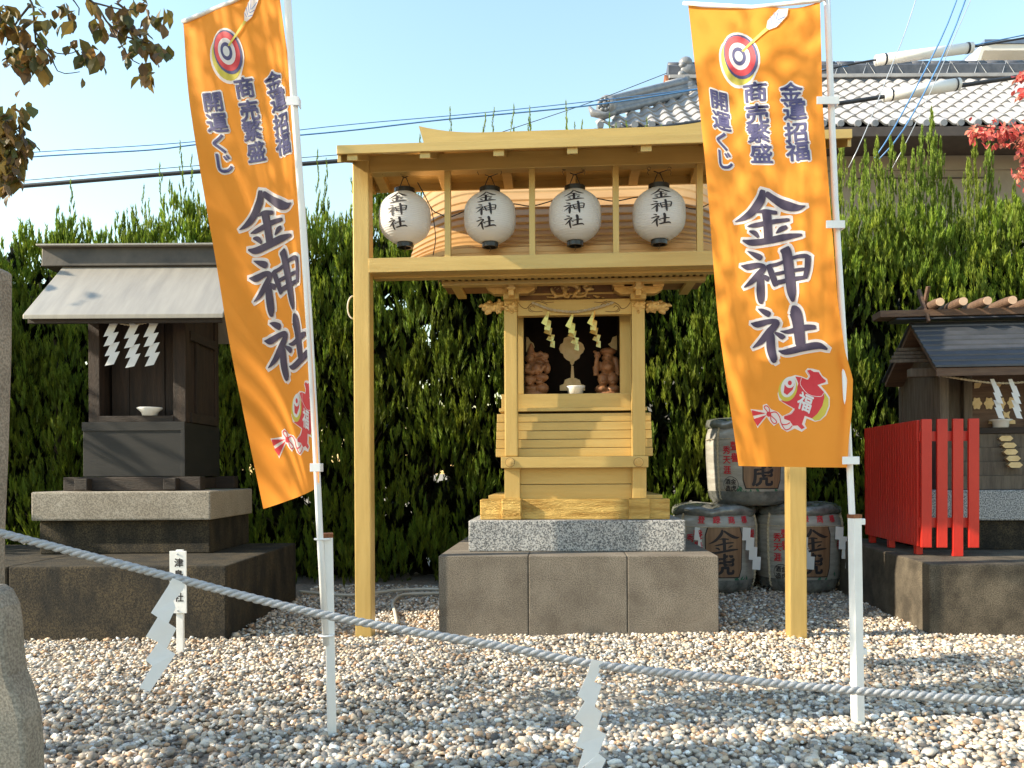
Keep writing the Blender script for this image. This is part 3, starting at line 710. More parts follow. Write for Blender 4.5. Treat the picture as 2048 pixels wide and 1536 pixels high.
# straw rope and golden streamers on the lintel
mb = MB(); twist_rope(mb, dense([C.hit(x, y, .365) for x, y in z5([(560, 350), (650, 385), (760, 425), (900, 445), (1030, 450), (1180, 425), (1330, 385), (1450, 345)])], .008), .009, .05, 2)
single('shrine_rope', mb, 'straw', 'twisted straw rope draped along the gold lintel', 'rope', C.hit(1150, 620, .365), C, smooth=True)
gs = []
for j, (x0, y0, wh) in enumerate(((745, 430, 'above the seated figure'), (1005, 462, 'before the gilt door rosette'), (1240, 430, 'above the standing figure'))):
    mb = MB(); q0 = [(0, 0), (-85, 150), (-5, 190), (10, 30)]
    seq = [[(-10, 5), (-85, 140), (-30, 175), (5, 25)], [(-40, 90), (-52, 215), (10, 240), (22, 120)], [(-25, 185), (-60, 245), (20, 275), (35, 195)], [(5, 260), (-30, 320), (40, 350), (62, 270)], [(20, 330), (10, 395), (60, 410), (62, 335)]]
    for i, qd in enumerate(seq):
        pts = [C.hit(*z5([(x0 + a_, y0 + b_)])[0], .345 + .006 * (i % 2) + .012 * ((k_ % 3) == 0)) for k_, (a_, b_) in enumerate(qd)]
        mb.quad(*pts)
    o = single('gold_streamer', mb, 'gold_leaf', 'folded gold foil streamer hanging from the lintel rope ' + wh, 'paper streamer', C.hit(*z5([(x0, y0)])[0], .345), C, 'gold streamers on the lintel rope', fix=False)
    so_ = o.modifiers.new('thick', 'SOLIDIFY'); so_.thickness = .0008

# carved figures
def figure(name, label, lst, tubes, ly, basepx):
    b = C.hit(*z5([basepx])[0], ly); b.z = zfl
    t = thing(name, label, 'statuette', b, C); mb = MB(); k = 5.39 * F / (ly + 4.9)
    for x, y, dy, rx_, ry_, rz_ in lst:
        c = C.hit(*z5([(x, y)])[0], ly); mb.ball((c.x, ly + dy, c.z), rx_ / k, ry_ / k, rz_ / k, 12, 8)
    for pts, r_ in tubes:
        P = [C.hit(*z5([(p[0], p[1])])[0], ly + p[2]) for p in pts]; mb.tube(P, [q / k for q in r_], 10)
    zmin = min(v.z for v in mb.v); sc_ = 1.0
    for v in mb.v: v.z = max(v.z + 0, zfl)
    lumps(mb, 'carved_body', 'statue', t, .0040)
    return t
figure('seated_figurine', 'brown carved seated figure in a tall cap holding a fish, left in the shrine opening',
       [(535, 955, 0, 52, 50, 55), (560, 905, 0, 50, 48, 30), (555, 1080, .01, 85, 75, 95), (610, 1075, -.05, 55, 35, 60), (690, 930, .0, 55, 25, 40), (720, 1060, -.01, 45, 40, 65),
        (540, 1190, -.03, 80, 70, 50), (660, 1165, -.03, 85, 65, 48), (485, 1190, -.01, 40, 45, 50), (560, 1280, 0, 100, 85, 50), (660, 1280, -.01, 85, 80, 70), (590, 1340, 0, 140, 90, 60),
        (530, 960, -.045, 12, 12, 10), (512, 945, -.042, 7, 7, 5), (552, 945, -.042, 7, 7, 5), (535, 985, -.04, 22, 12, 9), (490, 960, 0, 10, 18, 22), (590, 960, 0, 10, 18, 22), (715, 1000, 0, 30, 20, 40), (650, 990, .02, 70, 45, 60), (540, 1235, -.06, 30, 25, 20), (640, 1220, -.06, 40, 25, 22)],
       [([(545, 900, 0), (550, 850, 0), (555, 790, 0)], [45, 36, 12]), ([(520, 1030, -.02), (500, 1090, -.04), (580, 1110, -.06)], [38, 34, 24]), ([(620, 1020, -.02), (690, 1050, -.04), (640, 1100, -.06)], [38, 34, 22]),
        ([(590, 920, 0), (650, 895, 0), (720, 935, 0)], [20, 26, 18]), ([(600, 950, 0), (660, 945, -.01), (715, 990, 0)], [18, 24, 14])], .72, (600, 1330))
figure('standing_figurine', 'brown carved standing figure raising a mallet on rice bales, right in the shrine opening',
       [(1380, 940, 0, 58, 52, 58), (1380, 880, 0, 92, 70, 42), (1375, 1050, -.01, 85, 70, 85), (1375, 1055, -.045, 55, 30, 45), (1265, 930, -.03, 38, 30, 34), (1265, 1040, -.01, 40, 36, 60), (1460, 1000, .01, 36, 45, 70),
        (1330, 1180, -.01, 65, 55, 75), (1430, 1180, -.01, 65, 55, 75), (1310, 1285, -.01, 75, 65, 48), (1440, 1285, -.01, 75, 65, 48), (1380, 1345, 0, 140, 80, 55), (1240, 890, -.03, 24, 20, 16),
        (1380, 950, -.05, 14, 12, 11), (1360, 935, -.045, 8, 8, 5), (1402, 935, -.045, 8, 8, 5), (1380, 978, -.045, 26, 12, 9), (1325, 950, 0, 14, 20, 26), (1440, 950, 0, 14, 20, 26), (1330, 1220, -.045, 32, 20, 20), (1430, 1220, -.045, 32, 20, 20)],
       [([(1300, 1010, 0), (1250, 1060, -.02), (1250, 1140, -.02)], [40, 38, 26]), ([(1260, 1060, -.02), (1255, 990, -.04), (1265, 940, -.04)], [30, 26, 20]), ([(1240, 900, -.04), (1290, 900, -.04)], [22, 22]),
        ([(1455, 950, 0), (1480, 1040, -.01), (1490, 1140, 0)], [30, 36, 26])], .72, (1380, 1330))

# ================================================================== LEFT DARK SHRINE
lb = thing('stone_base', 'mossy dark stepped stone base under the dark wooden shrine', 'stone base', (-2.8, 5.6, 0))
LZ = .452
for x0, x1 in ((-4.6, -3.032), (-3.026, -1.716)): part('stone_block', MB().box(x0, x1, 4.86, 6.42, -.05, LZ), 'stone_dark', lb, bevel=.012)
part('middle_tier', MB().box(-3.28, -2.10, 5.62, 6.46, LZ + .001, .685), 'stone_dark', lb, bevel=.008)
part('granite_slab', MB().box(-3.31, -2.075, 5.57, 6.47, .686, .885), 'stone_warm', lb, bevel=.012)
ls = thing('dark_shrine', 'dark weathered wooden shrine with a plain grey metal roof on the mossy base', 'shrine', (-2.7, 6.15, .886))
z0 = .886
for yy in (5.72, 6.42): part('sill_beam', MB().box(-3.17, -2.20, yy, yy + .09, z0 + .002, .985), 'wood_dark_h', ls, bevel=.006)
for xx in (-3.06, -2.44): part('sill_beam', MB().box(xx, xx + .09, 5.66, 6.55, z0 + .006, .975), 'wood_dark_h', ls, bevel=.006)
part('lower_cabinet', MB().box(-3.07, -2.345, 5.80, 6.50, .987, 1.375), 'panel_dark', ls, bevel=.004)
part('cabinet_rail', MB().box(-3.075, -2.34, 5.794, 5.80, 1.315, 1.378), 'panel_dark', ls, bevel=.002)
part('cabinet_corner', MB().box(-2.366, -2.338, 5.79, 5.80, .987, 1.315), 'panel_dark', ls, bevel=.002)
zu0, zu1 = 1.379, 2.22
for x0, x1 in ((-3.045, -2.965), (-2.435, -2.345)):
    part('corner_post', MB().box(x0, x1, 5.83, 5.91, zu0, zu1), 'wood_dark', ls, bevel=.004); part('corner_post', MB().box(x0, x1, 6.42, 6.49, zu0, zu1), 'wood_dark', ls, bevel=.004)
part('threshold', MB().box(-2.966, -2.434, 5.825, 5.90, zu0, zu0 + .045), 'wood_dark_h', ls, bevel=.003)
for i in range(4):
    x0 = -2.96 + i * .131; part('door_board', MB().box(x0, x0 + .129, 6.0 + .006 * (i % 2), 6.03, zu0, zu1), 'wood_dark', ls, bevel=.003)
for i, zz in enumerate((zu0 + .001, 1.98)): part('side_rail', MB().box(-2.355, -2.335, 5.912, 6.419, zz, zz + .07), 'wood_dark_h', ls, bevel=.003)
part('side_panel', MB().box(-2.40, -2.36, 5.911, 6.42, zu0, zu1), 'wood_dark', ls); part('side_panel', MB().box(-3.03, -2.99, 5.911, 6.42, zu0, zu1), 'wood_dark', ls)
part('side_batten', MB().box(-2.36, -2.338, 6.02, 6.06, zu0 + .075, 1.975), 'wood_dark', ls, bevel=.002)
part('rear_wall', MB().box(-2.96, -2.44, 6.44, 6.47, zu0, zu1), 'wood_dark', ls)
# roof
eL, eR = at(45, 637, 5.55), at(446, 630, 5.55); rT = at(125, 531, 6.12)
ex0, ex1, ez_, rz_ = eL.x, eR.x, eL.z - .0, rT.z
mb = MB().prism([(5.55, ez_ - .004), (6.12, rz_), (6.70, ez_), (6.70, ez_ + .03), (6.12, rz_ + .035), (5.55, ez_ + .026)], 'x', ex0, ex1)
part('roof_sheet', mb, 'metal_roof', ls, bevel=.006)
part('eave_board', MB().box(ex0 + .02, ex1 - .02, 5.575, 5.60, ez_ - .03, ez_ + .018), 'wood_dark_h', ls, bevel=.003)
mb = MB().prism([(5.62, ez_ - .01), (6.12, rz_ - .05), (6.62, ez_ - .01), (6.62, ez_ + .03), (6.12, rz_ - .003), (5.62, ez_ + .03)], 'x', ex0 + .06, ex0 + .10); part('rafter', mb, 'wood_dark', ls)
mb = MB().prism([(5.62, ez_ - .01), (6.12, rz_ - .05), (6.62, ez_ - .01), (6.62, ez_ + .03), (6.12, rz_ - .003), (5.62, ez_ + .03)], 'x', ex1 - .10, ex1 - .06); part('rafter', mb, 'wood_dark', ls)
part('gable_fill', MB().prism([(5.9, zu1 - .02), (6.42, zu1 - .02), (6.16, rz_ - .06)], 'x', -3.0, -2.38), 'wood_dark', ls)
part('purlin', MB().box(-3.2, -2.19, 5.83, 5.91, zu1 + .002, zu1 + .07), 'wood_dark_h', ls, bevel=.003)
rb0, rb1 = at(84, 515, 6.03).x, ex1 + .13; rzt = at(250, 494, 6.03).z
part('ridge_box', MB().prism([(6.02, rz_ - .03), (6.03, rzt), (6.21, rzt), (6.22, rz_ - .03)], 'x', rb0, rb1), 'metal_dark', ls, bevel=.006)
part('ridge_cap', MB().box(rb0 - .02, rb1 + .02, 5.985, 6.255, rzt + .001, rzt + .016), 'metal_roof', ls, bevel=.004)
c = at(299, 824, 5.86); c.z = zu0 + .046
dish2 = single('offering_dish', MB().lathe([(.042, 0), (.05, .004), (.060, .028), (.090, .055), (.086, .060), (.055, .034), (.040, .008), (0, .008)], (c.x, 5.865, c.z), 24), 'dish', 'white shallow offering bowl on the threshold of the dark wooden shrine', 'dish', (c.x, 5.865, c.z), smooth=True)
mb = MB(); twist_rope(mb, dense([at(x, y, 5.66) for x, y in ((205, 635), (228, 643), (262, 650), (300, 643), (335, 631))], .01), .008, .05, 2)
single('straw_rope', mb, 'straw', 'short drooping straw rope under the grey metal roof eave', 'rope', at(262, 650, 5.66), smooth=True)
for x, y, wh in ((219, 640, 'on the side of the stone post'), (260, 644, 'hanging between the two others'), (299, 641, 'on the side of the orange banner')):
    p = at(x, y, 5.65); shide('paper_streamer', p, 4, (-.042, -.090), (.062, .012), (.004, -.068), 'white zigzag paper streamer under the grey metal eave, ' + wh, group='streamers on the dark shrine', first=.03)

# ================================================================== RIGHT SHRINE
rb = thing('stone_base', 'brown stained concrete base carrying the red fence and slate roofed shrine', 'stone base', (1.4, .9, 0), R)
part('concrete_block', MB().box(0, 3.4, 0, 1.9, -.05, .432), 'stone_brown', rb, bevel=.014)
part('dark_plinth', MB().box(.34, 2.3, .93, 1.85, .4325, .64), 'stone_dark', rb, bevel=.006)
part('granite_step', MB().box(.31, 2.33, .90, 1.87, .641, .855), 'granite', rb, bevel=.010)
fe = thing('picket_fence', 'bright red wooden slat fence section standing on the right stone base', 'fence', (.3, .9, .432), R)
fx, fy, fz0, fz1 = .125, .455, .49, 1.335
sl = MB().box(-.0325, .0325, -.012, .012, fz0, fz1).mesh('slat', 'red', bevel=.003)
sp = MB().box(-.0325, .0325, -.012, .012, .433, fz1).mesh('slat_post', 'red', bevel=.003)
for i in range(4): piece('slat', sp if i == 2 else sl, fe, (fx + .033 + i * .0985, fy, .432), (0, .006, 0)).location.z = -.432
for zz in (.62, 1.19): part('rail', MB().box(fx, fx + .375, fy + .013, fy + .045, zz, zz + .065), 'red', fe, bevel=.003)
ss = MB().box(-.010, .010, -.021, .021, fz0 + .005, fz1 - .004).mesh('side_slat', 'red', bevel=.003)
for i in range(22): piece('side_slat', ss, fe, (fx + .002, fy + .05 + i * .0475, .432)).location.z = -.432
for zz in (.63, 1.18): part('side_rail', MB().box(fx + .0135, fx + .045, fy + .047, fy + 1.07, zz, zz + .06), 'red', fe, bevel=.003)
for yy in (.12, .62, 1.02): part('fence_foot', MB().box(fx + .013, fx + .055, fy + yy - .02, fy + yy + .03, .433, fz0 + .10), 'red', fe, bevel=.003)

rs = thing('slate_shrine', 'small wooden shrine with slate roof, ridge logs and gilt door fittings behind the red fence', 'shrine', (1.05, 1.3, .856), R)
def rxx(px, ly, py=800): return R.hit(px, py, ly).x
def rzz(py, ly, px=1950): return R.hit(px, py, ly).z
bx0, bx1 = rxx(1880, 1.02), 1.72
zc = rzz(752, .80) + .03
for x0 in (bx0, bx1 - .07): part('corner_post', MB().box(x0, x0 + .062, 1.02, 1.09, .857, zc + .1), 'wood_grey', rs, bevel=.006); part('corner_post', MB().box(x0, x0 + .062, 1.75, 1.82, .857, zc + .1), 'wood_grey', rs, bevel=.006)
wl0, wl1 = rxx(1945, 1.15), rxx(2055, 1.15)
zd0 = rzz(856, 1.12)
part('side_wall', MB().box(bx0 + .01, bx0 + .045, 1.091, 1.749, .857, zc + .1), 'wood_grey', rs); part('side_wall', MB().box(bx1 - .05, bx1 - .02, 1.091, 1.749, .857, zc + .1), 'wood_grey', rs)
part('rear_wall', MB().box(bx0 + .04, bx1 - .05, 1.76, 1.79, .857, zc + .1), 'wood_grey', rs)
part('front_board', MB().box(bx0 + .046, wl0 - .002, 1.20, 1.23, zd0, zc + .1), 'wood_grey', rs); part('front_board', MB().box(wl1 + .002, bx1 - .05, 1.20, 1.23, zd0, zc + .1), 'wood_grey', rs)
part('door_post', MB().box(wl0 - .065, wl0 - .004, 1.14, 1.199, zd0, zc + .1), 'wood_grey', rs, bevel=.004); part('door_post', MB().box(wl1 + .004, wl1 + .065, 1.14, 1.199, zd0, zc + .1), 'wood_grey', rs, bevel=.004)
wm = (wl0 + wl1) / 2
for a_, b_ in ((wl0, wm - .001), (wm + .001, wl1)): part('door_leaf', MB().box(a_, b_, 1.17, 1.195, zd0, zc + .1), 'wood_brown', rs, bevel=.002)
def rfit(pts, ly=1.168):
    q = [(R.hit(x, y, ly).x, R.hit(x, y, ly).z) for x, y in pts]; part('door_fitting', MB().prism(q, 'y', ly - .004, ly + .001), 'plaque', rs)
def z6(l): return [(1680 + x / 4.516, 560 + y / 4.516) for x, y in l]
for cxp, cyp in ((1235, 1115), (1345, 1115), (1450, 1115), (1555, 1110)):
    rfit(z6([(cxp + 42 * math.cos(a) * (1 + .16 * math.cos(6 * a)), cyp + 52 * math.sin(a) * (1 + .16 * math.cos(6 * a))) for a in [k * math.pi / 12 for k in range(24)]]), 1.167)
rfit(z6([(1470, 1185), (1500, 1200), (1535, 1185), (1522, 1220), (1535, 1255), (1500, 1240), (1470, 1255), (1480, 1220)]), 1.166)
rfit(z6([(1340, 1300), (1345, 1268), (1400, 1262), (1430, 1290), (1520, 1290), (1550, 1262), (1580, 1268), (1582, 1300)]), 1.166)
rfit(z6([(1212, 980), (1212, 930), (1280, 930), (1255, 975)]), 1.166); rfit(z6([(1400, 960), (1385, 930), (1465, 930), (1440, 970)]), 1.166)
part('threshold', MB().box(bx0 + .047, bx1 - .051, 1.06, 1.165, zd0 - .045, zd0 - .001), 'wood_dark_h', rs, bevel=.004)
ns = 4; zst = .857
for i in range(ns):
    z1_ = zd0 - .046 - i * (zd0 - .046 - zst) / ns; z2_ = zd0 - .046 - (i + 1) * (zd0 - .046 - zst) / ns
    part('step', MB().box(bx0 + .066 if i < 2 else bx0 + .02, bx1 - .08, 1.07 - i * .03, 1.40, z2_ + .001, z1_), 'wood_grey', rs, bevel=.003)
for i, (px, py) in enumerate(((2010, 877), (2015, 891), (2018, 904), (2023, 917), (2027, 930))):
    l_ = 1.066 - i * .024; c = R.hit(px, py, l_); w_, h_ = .050, .0195
    pr = [(c.x - w_, c.z), (c.x - w_ * .75, c.z + h_ * .6), (c.x - w_ * .6, c.z + h_), (c.x + w_ * .6, c.z + h_), (c.x + w_ * .75, c.z + h_ * .6), (c.x + w_, c.z), (c.x + w_ * .75, c.z - h_ * .6), (c.x + w_ * .6, c.z - h_), (c.x - w_ * .6, c.z - h_), (c.x - w_ * .75, c.z - h_ * .6)]
    part('step_fitting', MB().prism(pr, 'y', l_ - .016 - .012 * (i > 0), l_ + .01), 'plaque', rs)
c = R.hit(2003, 857, 1.10)
single('offering_tray', MB().lathe([(.045, 0), (.05, .004), (.056, .045), (.078, .055), (.074, .060), (.05, .048), (.04, .008), (0, .008)], (c.x, 1.11, zd0), 20), 'dish', 'white offering dish at the door of the slate roofed shrine', 'dish', (c.x, 1.11, zd0), R, smooth=True)
# slate roof
re0 = R.hit(1871, 735, .74); rx1_ = bx1 + .18; ezr = re0.z; rt = R.hit(1826, 646, 1.20)
RY, RZ_ = 1.20, rt.z; rows = 9
for r_ in range(rows):
    t0, t1 = r_ / rows, (r_ + 1) / rows
    def rp_(t, l): return (RY - (RY - .74) * t, RZ_ - (RZ_ - ezr) * t + l)
    a_, b_, c_ = rp_(max(0, t0 - .03), .002), rp_(t1, .016), rp_(t1, .002)
    part('slate_course', MB().prism([a_, b_, c_, (a_[0], a_[1] - .012)], 'x', re0.x, rx1_), 'slate', rs)
part('roof_deck', MB().prism([(.76, ezr - .004), (1.2, RZ_ - .012), (1.75, ezr + .0), (1.75, ezr - .03), (1.2, RZ_ - .05), (.76, ezr - .034)], 'x', re0.x + .012, rx1_ - .012), 'wood_brown', rs)
part('rear_slope', MB().prism([(1.2, RZ_ - .008), (1.78, ezr + .008), (1.78, ezr + .022), (1.2, RZ_ + .006)], 'x', re0.x, rx1_), 'slate', rs)
part('eave_fascia', MB().box(re0.x + .01, rx1_ - .01, .748, .765, rzz(751, .748), ezr - .0035), 'wood_brown', rs, bevel=.002)
part('gable_wall', MB().prism([(1.05, zc + .1), (1.8, zc + .1), (1.2, RZ_ - .06)], 'x', bx0 + .005, bx0 + .04), 'wood_grey', rs)
for i in range(4): part('purlin_end', MB().box(re0.x - .16 + .03 * i, bx0 - .001, 1.13 + .04 * i, 1.16 + .04 * i, zc + .115 + .034 * i, zc + .14 + .034 * i), 'wood_grey', rs, bevel=.003)
part('side_bracket', MB().box(re0.x - .05, bx0 - .002, 1.05, 1.12, zc + .0, zc + .06), 'wood_grey', rs, bevel=.004)
rg0 = R.hit(1790, 640, 1.15).x; rgz = R.hit(1900, 619, 1.14).z
part('ridge_cover', MB().prism([(1.10, RZ_ + .012), (1.14, rgz - .05), (1.27, rgz - .05), (1.31, RZ_ + .012)], 'x', rg0, rx1_ + .22), 'slate', rs, bevel=.003)
part('ridge_board', MB().box(R.hit(1760, 625, 1.12).x, rx1_ + .32, 1.115, 1.295, rgz - .049, rgz), 'wood_brown', rs, bevel=.004)
for px in (1880, 1926.5, 1975, 2025, 2073):
    c = R.hit(px, 606, 1.02); lg = MB().tube([(c.x, 1.02, rgz + .034), (c.x, 1.10, rgz + .036), (c.x, 1.34, rgz + .036), (c.x, 1.40, rgz + .034)], [.030, .035, .035, .030], 16)
    o = part('ridge_log', lg, 'wood_brown', rs, smooth=False); part('log_cap', MB().tube([(c.x, 1.015, rgz + .034), (c.x, 1.0201, rgz + .034)], .0295, 16), 'wood_end', o)
for sgn in (0, 1):
    x0 = R.hit(1853, 600, 1.1).x if not sgn else rx1_ - .05
    for s2 in (-1, 1):
        y_ = 1.205; pts = [(y_ + s2 * .12, rgz - .10), (y_ + s2 * .09, rgz - .11), (y_ - s2 * .15, rgz + .14), (y_ - s2 * .10, rgz + .16)]
        part('chigi_finial', MB().prism([(y_ + s2 * .13, rgz - .09), (y_ + s2 * .10, rgz - .10), (y_ - s2 * .085, rgz + .17), (y_ - s2 * .045, rgz + .18)], 'x', x0 + (.02 if s2 > 0 else 0), x0 + (.04 if s2 > 0 else .019)), 'wood_brown', rs, bevel=.003)
mb = MB(); twist_rope(mb, dense([R.hit(x, y, .83) for x, y in ((1876, 750), (1905, 755), (1950, 762), (1990, 766), (2040, 765), (2090, 756))], .01), .0085, .05, 2)
single('straw_rope', mb, 'straw', 'pale straw rope strung under the slate roof eave', 'rope', R.hit(1990, 766, .83), R, smooth=True)
for px, wh in ((1984, 'on the side of the red fence'), (2020, 'above the round white dish')):
    p = R.hit(px, 758, .82); shide('paper_streamer', p, 4, (.026, -.075), (.040, -.006), (.004, -.052), 'white zigzag paper streamer under the slate roof eave, ' + wh, group='streamers on the slate roofed shrine', first=.045, frame=R)

# ================================================================== SAKE BARRELS
def barrel(px, ybot, ytop, zbase, label, Y, streamers=(), tilt=0, rpx=83):
    c = at(px, ybot, Y); rr = rpx / F * Y; H = (ybot - ytop) / F * (Y - rr * .6)
    c = Vector((c.x, Y, zbase)); t = thing('sake_barrel', label, 'barrel', c, group='sake barrels stacked before the hedge')
    prof = [(rr * .62, .0), (rr * .80, .012), (rr * .90, .06), (rr * .955, .14), (rr * .99, H * .5), (rr, H * .70), (rr * .985, H * .80), (rr * .94, H * .87)]
    def rad(z):
        for (r0, z0), (r1, z1) in zip(prof, prof[1:]):
            if z <= z1: return r0 + (r1 - r0) * (z - z0) / (z1 - z0)
        return prof[-1][0]
    body = part('straw_wrap', MB().lathe(prof, c, 48, cap=True), 'straw_wrap', t, smooth=True)
    mb = MB(); P = [(rr * .945, H * .865), (rr * 1.0, H * .90), (rr * .97, H * .955), (rr * .80, H * .99), (rr * .5, H), (0.001, H * .985)]
    mb.lathe(P, c, 48, cap=False)
    for v in mb.v:
        a_ = math.atan2(v.y - c.y, v.x - c.x); v.z += .012 * math.sin(5 * a_ + px) + .006 * math.sin(11 * a_) - (.012 if (v - c).z > H * .97 else 0)
    part('film_cover', mb, 'film', t, smooth=True)
    mb = MB(); P = [(rr * .63, .003), (rr * .81, .010), (rr * .915, .058), (rr * .963, .12)]; mb.lathe(P, c, 48, cap=False); part('film_skirt', mb, 'film', t, smooth=True)
    for k, a in enumerate((-1.05, 1.05, 2.3, -2.3)):
        mb = MB(); pts = [(c.x + (rad(z) + .004) * math.sin(a), c.y - (rad(z) + .004) * math.cos(a), c.z + z) for z in np.linspace(.05, H * .9, 20)]; twist_rope(mb, [Vector(p) + Vector((.0, 0, 0)) for p in dense([Vector(p) for p in pts], .012)], .011, .06, 2); part('binding_rope', mb, 'straw', t, smooth=True)
    def bf(x, z, off):
        q = rad(max(0, min(H * .87, z))) + .004 + off; a = x / rr; return (c.x + q * math.sin(a), c.y - q * math.cos(a), c.z + z)
    # wood panel
    def strip(mb, x0, x1, z0, z1, off, nx=10, nz=6, cut=.0):
        k = len(mb.v)
        for j in range(nz + 1):
            z = z0 + (z1 - z0) * j / nz; e = cut * (1 if j in (0, nz) else 0)
            for i in range(nx + 1): mb.v.append(Vector(bf(x0 + e + (x1 - x0 - 2 * e) * i / nx, z, off)))
        for j in range(nz):
            for i in range(nx): q = k + j * (nx + 1) + i; mb.f.append((q, q + 1, q + nx + 2, q + nx + 1))
    zA, zB = H * .20, H * .74; pw_ = rr * .42
    mb = MB(); strip(mb, -pw_ - .008, pw_ + .008, zA - .008, zB + .008, .0006, cut=.02); part('panel_border', mb, 'ink', body, fix=False)
    mb = MB(); strip(mb, -pw_, pw_, zA, zB, .0015, cut=.02); part('wood_panel', mb, 'barrel_wood', body, fix=False)
    mb = MB(); brush(mb, 'k', 0, 0, .43e-3 * rr / .34, lambda x, y, o: bf(x, zA + (zB - zA) * .72 - y, .0022 + o), 0, 0, .8, .02)
    letter(mb, '虎', 0, 0, .175 * rr / .34, lambda x, y, o: bf(x, zA + (zB - zA) * .26 - y, .0022 + o), 0, .006)
    part('panel_lettering', mb, 'ink', body, fix=False)
    for i, ch in enumerate('登録商標'):
        mb = MB(); letter(mb, ch, (-.5 + i / 3) * rr * 1.05, 0, .062, lambda x, y, o: bf(x, H * .825 - y, .001 + o), 0, .0018); part('band_character', mb, 'printr', body, fix=False)
    for txt, xo, z0_, dz_, sz_ in (('聲譽', -.60, .66, .125, .082), ('秀天涯', -.80, .62, .11, .072), ('聲譽', .78, .66, .125, .082)):
        mb = MB()
        for i, ch in enumerate(txt): letter(mb, ch, rr * xo, 0, sz_, lambda x, y, o, i=i: bf(x, H * (z0_ - dz_ * i) - y, .001 + o), 0, .0016)
        part('column_lettering', mb, 'printr', body, fix=False)
    mb = MB(); cx_, cz_ = -rr * .72, H * .235; rad_ = .068
    for i in range(24):
        a0, a1 = 2 * math.pi * i / 24, 2 * math.pi * (i + 1) / 24
        mb.quad(*[bf(cx_ + q_ * math.cos(a), cz_ + q_ * math.sin(a), .001) for q_, a in ((rad_, a0), (rad_, a1), (rad_ - .004, a1), (rad_ - .004, a0))])
    for k, ch in enumerate('金虎酒造'): letter(mb, ch, cx_ + (.024 if k < 2 else -.026), 0, .05, lambda x, y, o, k=k: bf(x, cz_ + (.026 if k % 2 == 0 else -.028) - y, .001 + o), 0, .001)
    part('round_seal', mb, 'ink', body, fix=False)
    mb = MB(); rn = random.Random(px)
    for k in range(34):
        x = rn.choice((-1, 1)) * rn.uniform(.15, .62) * rr; z = H * rn.uniform(.09, .2) + max(0, abs(x) / rr - .45) * H * .7 * rn.random(); a = rn.uniform(-.9, .9) - 1.57; L_, w_ = rn.uniform(.04, .06), .011
        dx, dz = math.cos(a), math.sin(a)
        mb.quad(bf(x, z, .001 + k * 3e-5), bf(x + dx * L_ * .5 - dz * w_, z + dz * L_ * .5 + dx * w_, .001 + k * 3e-5), bf(x + dx * L_, z + dz * L_, .001 + k * 3e-5), bf(x + dx * L_ * .5 + dz * w_, z + dz * L_ * .5 - dx * w_, .001 + k * 3e-5))
    part('leaf_print', mb, 'printg', body, fix=False)
    mb = MB().tube([bf(rr * a, H * .745, .004) for a in np.linspace(-1.6, 1.6, 30)], .003, 6); part('waist_cord', mb, 'straw', t, smooth=True)
    if tilt: t.rotation_euler = (0, tilt, .06)
    return t, bf, H
YB = 6.85
b1, f1, H1 = barrel(1428, 1186, 1006, .0, 'straw wrapped sake barrel, lower one touching the concrete block base', YB)
b2, f2, H2 = barrel(1596, 1187, 1006, .0, 'straw wrapped sake barrel, lower one behind the gold gate post', YB)
zt_ = H1 * .97
b3, f3, H3 = barrel(1500, 1018, 838, zt_, 'straw wrapped sake barrel resting on top of two others', YB + .02, tilt=.0, rpx=86)
for fn, x, who in ((f1, -.235, 'half hidden by the concrete base it hangs behind'), (f1, .150, 'right of the wood panel, barrel touching the concrete base'), (f2, -.13, 'just left of the gold post on the lower barrel behind it'), (f2, .200, 'between gold post and white pole on the lower barrel behind them')):
    p = Vector(fn(x, H1 * .745, .010)); p.y -= .012
    shide('paper_streamer', p, 4, (-.008, -.104), (.064, -.006), (.026, -.078), 'white zigzag paper streamer ' + who, group='streamers on the sake barrels')

# ================================================================== BANNERS
def interp(tab, t):
    for (a, b), (c, d) in zip(tab, tab[1:]):
        if t <= c: return b + (d - b) * (t - a) / (c - a)
    return tab[-1][1]
class Banner:
    def __init__(s, inner, outer, depth, W, g, swing, wr):
        s.W = W; s.nt = 90; s.ns = 40; s.P = []
        for i in range(s.nt + 1):
            t = i / s.nt
            a = at(interp(inner[0], t), interp(inner[1], t), interp(depth, t))
            pxo, pyo = interp(outer[0], t), interp(outer[1], t); gg = interp(g, t); row = []
            L = abs(at(pxo, pyo, a.y).x - a.x)
            for _ in range(8):    # lateral reach, then the depth that keeps the cloth its true width
                d = 0; ds = 1 / 40
                for k in range(40):
                    sm = (k + .5) * ds; dl = L * gg * sm ** (gg - 1); d += math.sqrt(max(0, W * W - dl * dl)) * ds
                o = at(pxo, pyo, a.y + swing * d); L = abs(o.x - a.x)
            d = 0
            for k in range(s.ns + 1):
                sv = k / s.ns
                if k: sm = (k - .5) / s.ns; dl = L * gg * sm ** (gg - 1); d += math.sqrt(max(0, W * W - dl * dl)) / s.ns
                p = Vector((a.x - L * sv ** gg, a.y + swing * d, a.z + (o.z - a.z) * sv ** 1.3))
                p += wr(sv, t); row.append(p)
            s.P.append(row)
    def pt(s, sv, t, off=0):
        x = max(0, min(.9999, sv)) * s.ns; y = max(0, min(.9999, t)) * s.nt; i, j = int(x), int(y); u, v = x - i, y - j
        A, B, C_, D = s.P[j][i], s.P[j][i + 1], s.P[j + 1][i], s.P[j + 1][i + 1]
        p = (A * (1 - u) + B * u) * (1 - v) + (C_ * (1 - u) + D * u) * v
        n = (B - A).cross(C_ - A).normalized()
        if n.y > 0: n = -n
        return p + n * off
    def fn(s, x, y, off):        # x metres from the pole edge leftwards, y metres from the top
        return s.pt(x / s.W, y / 1.8, .0016 + off)
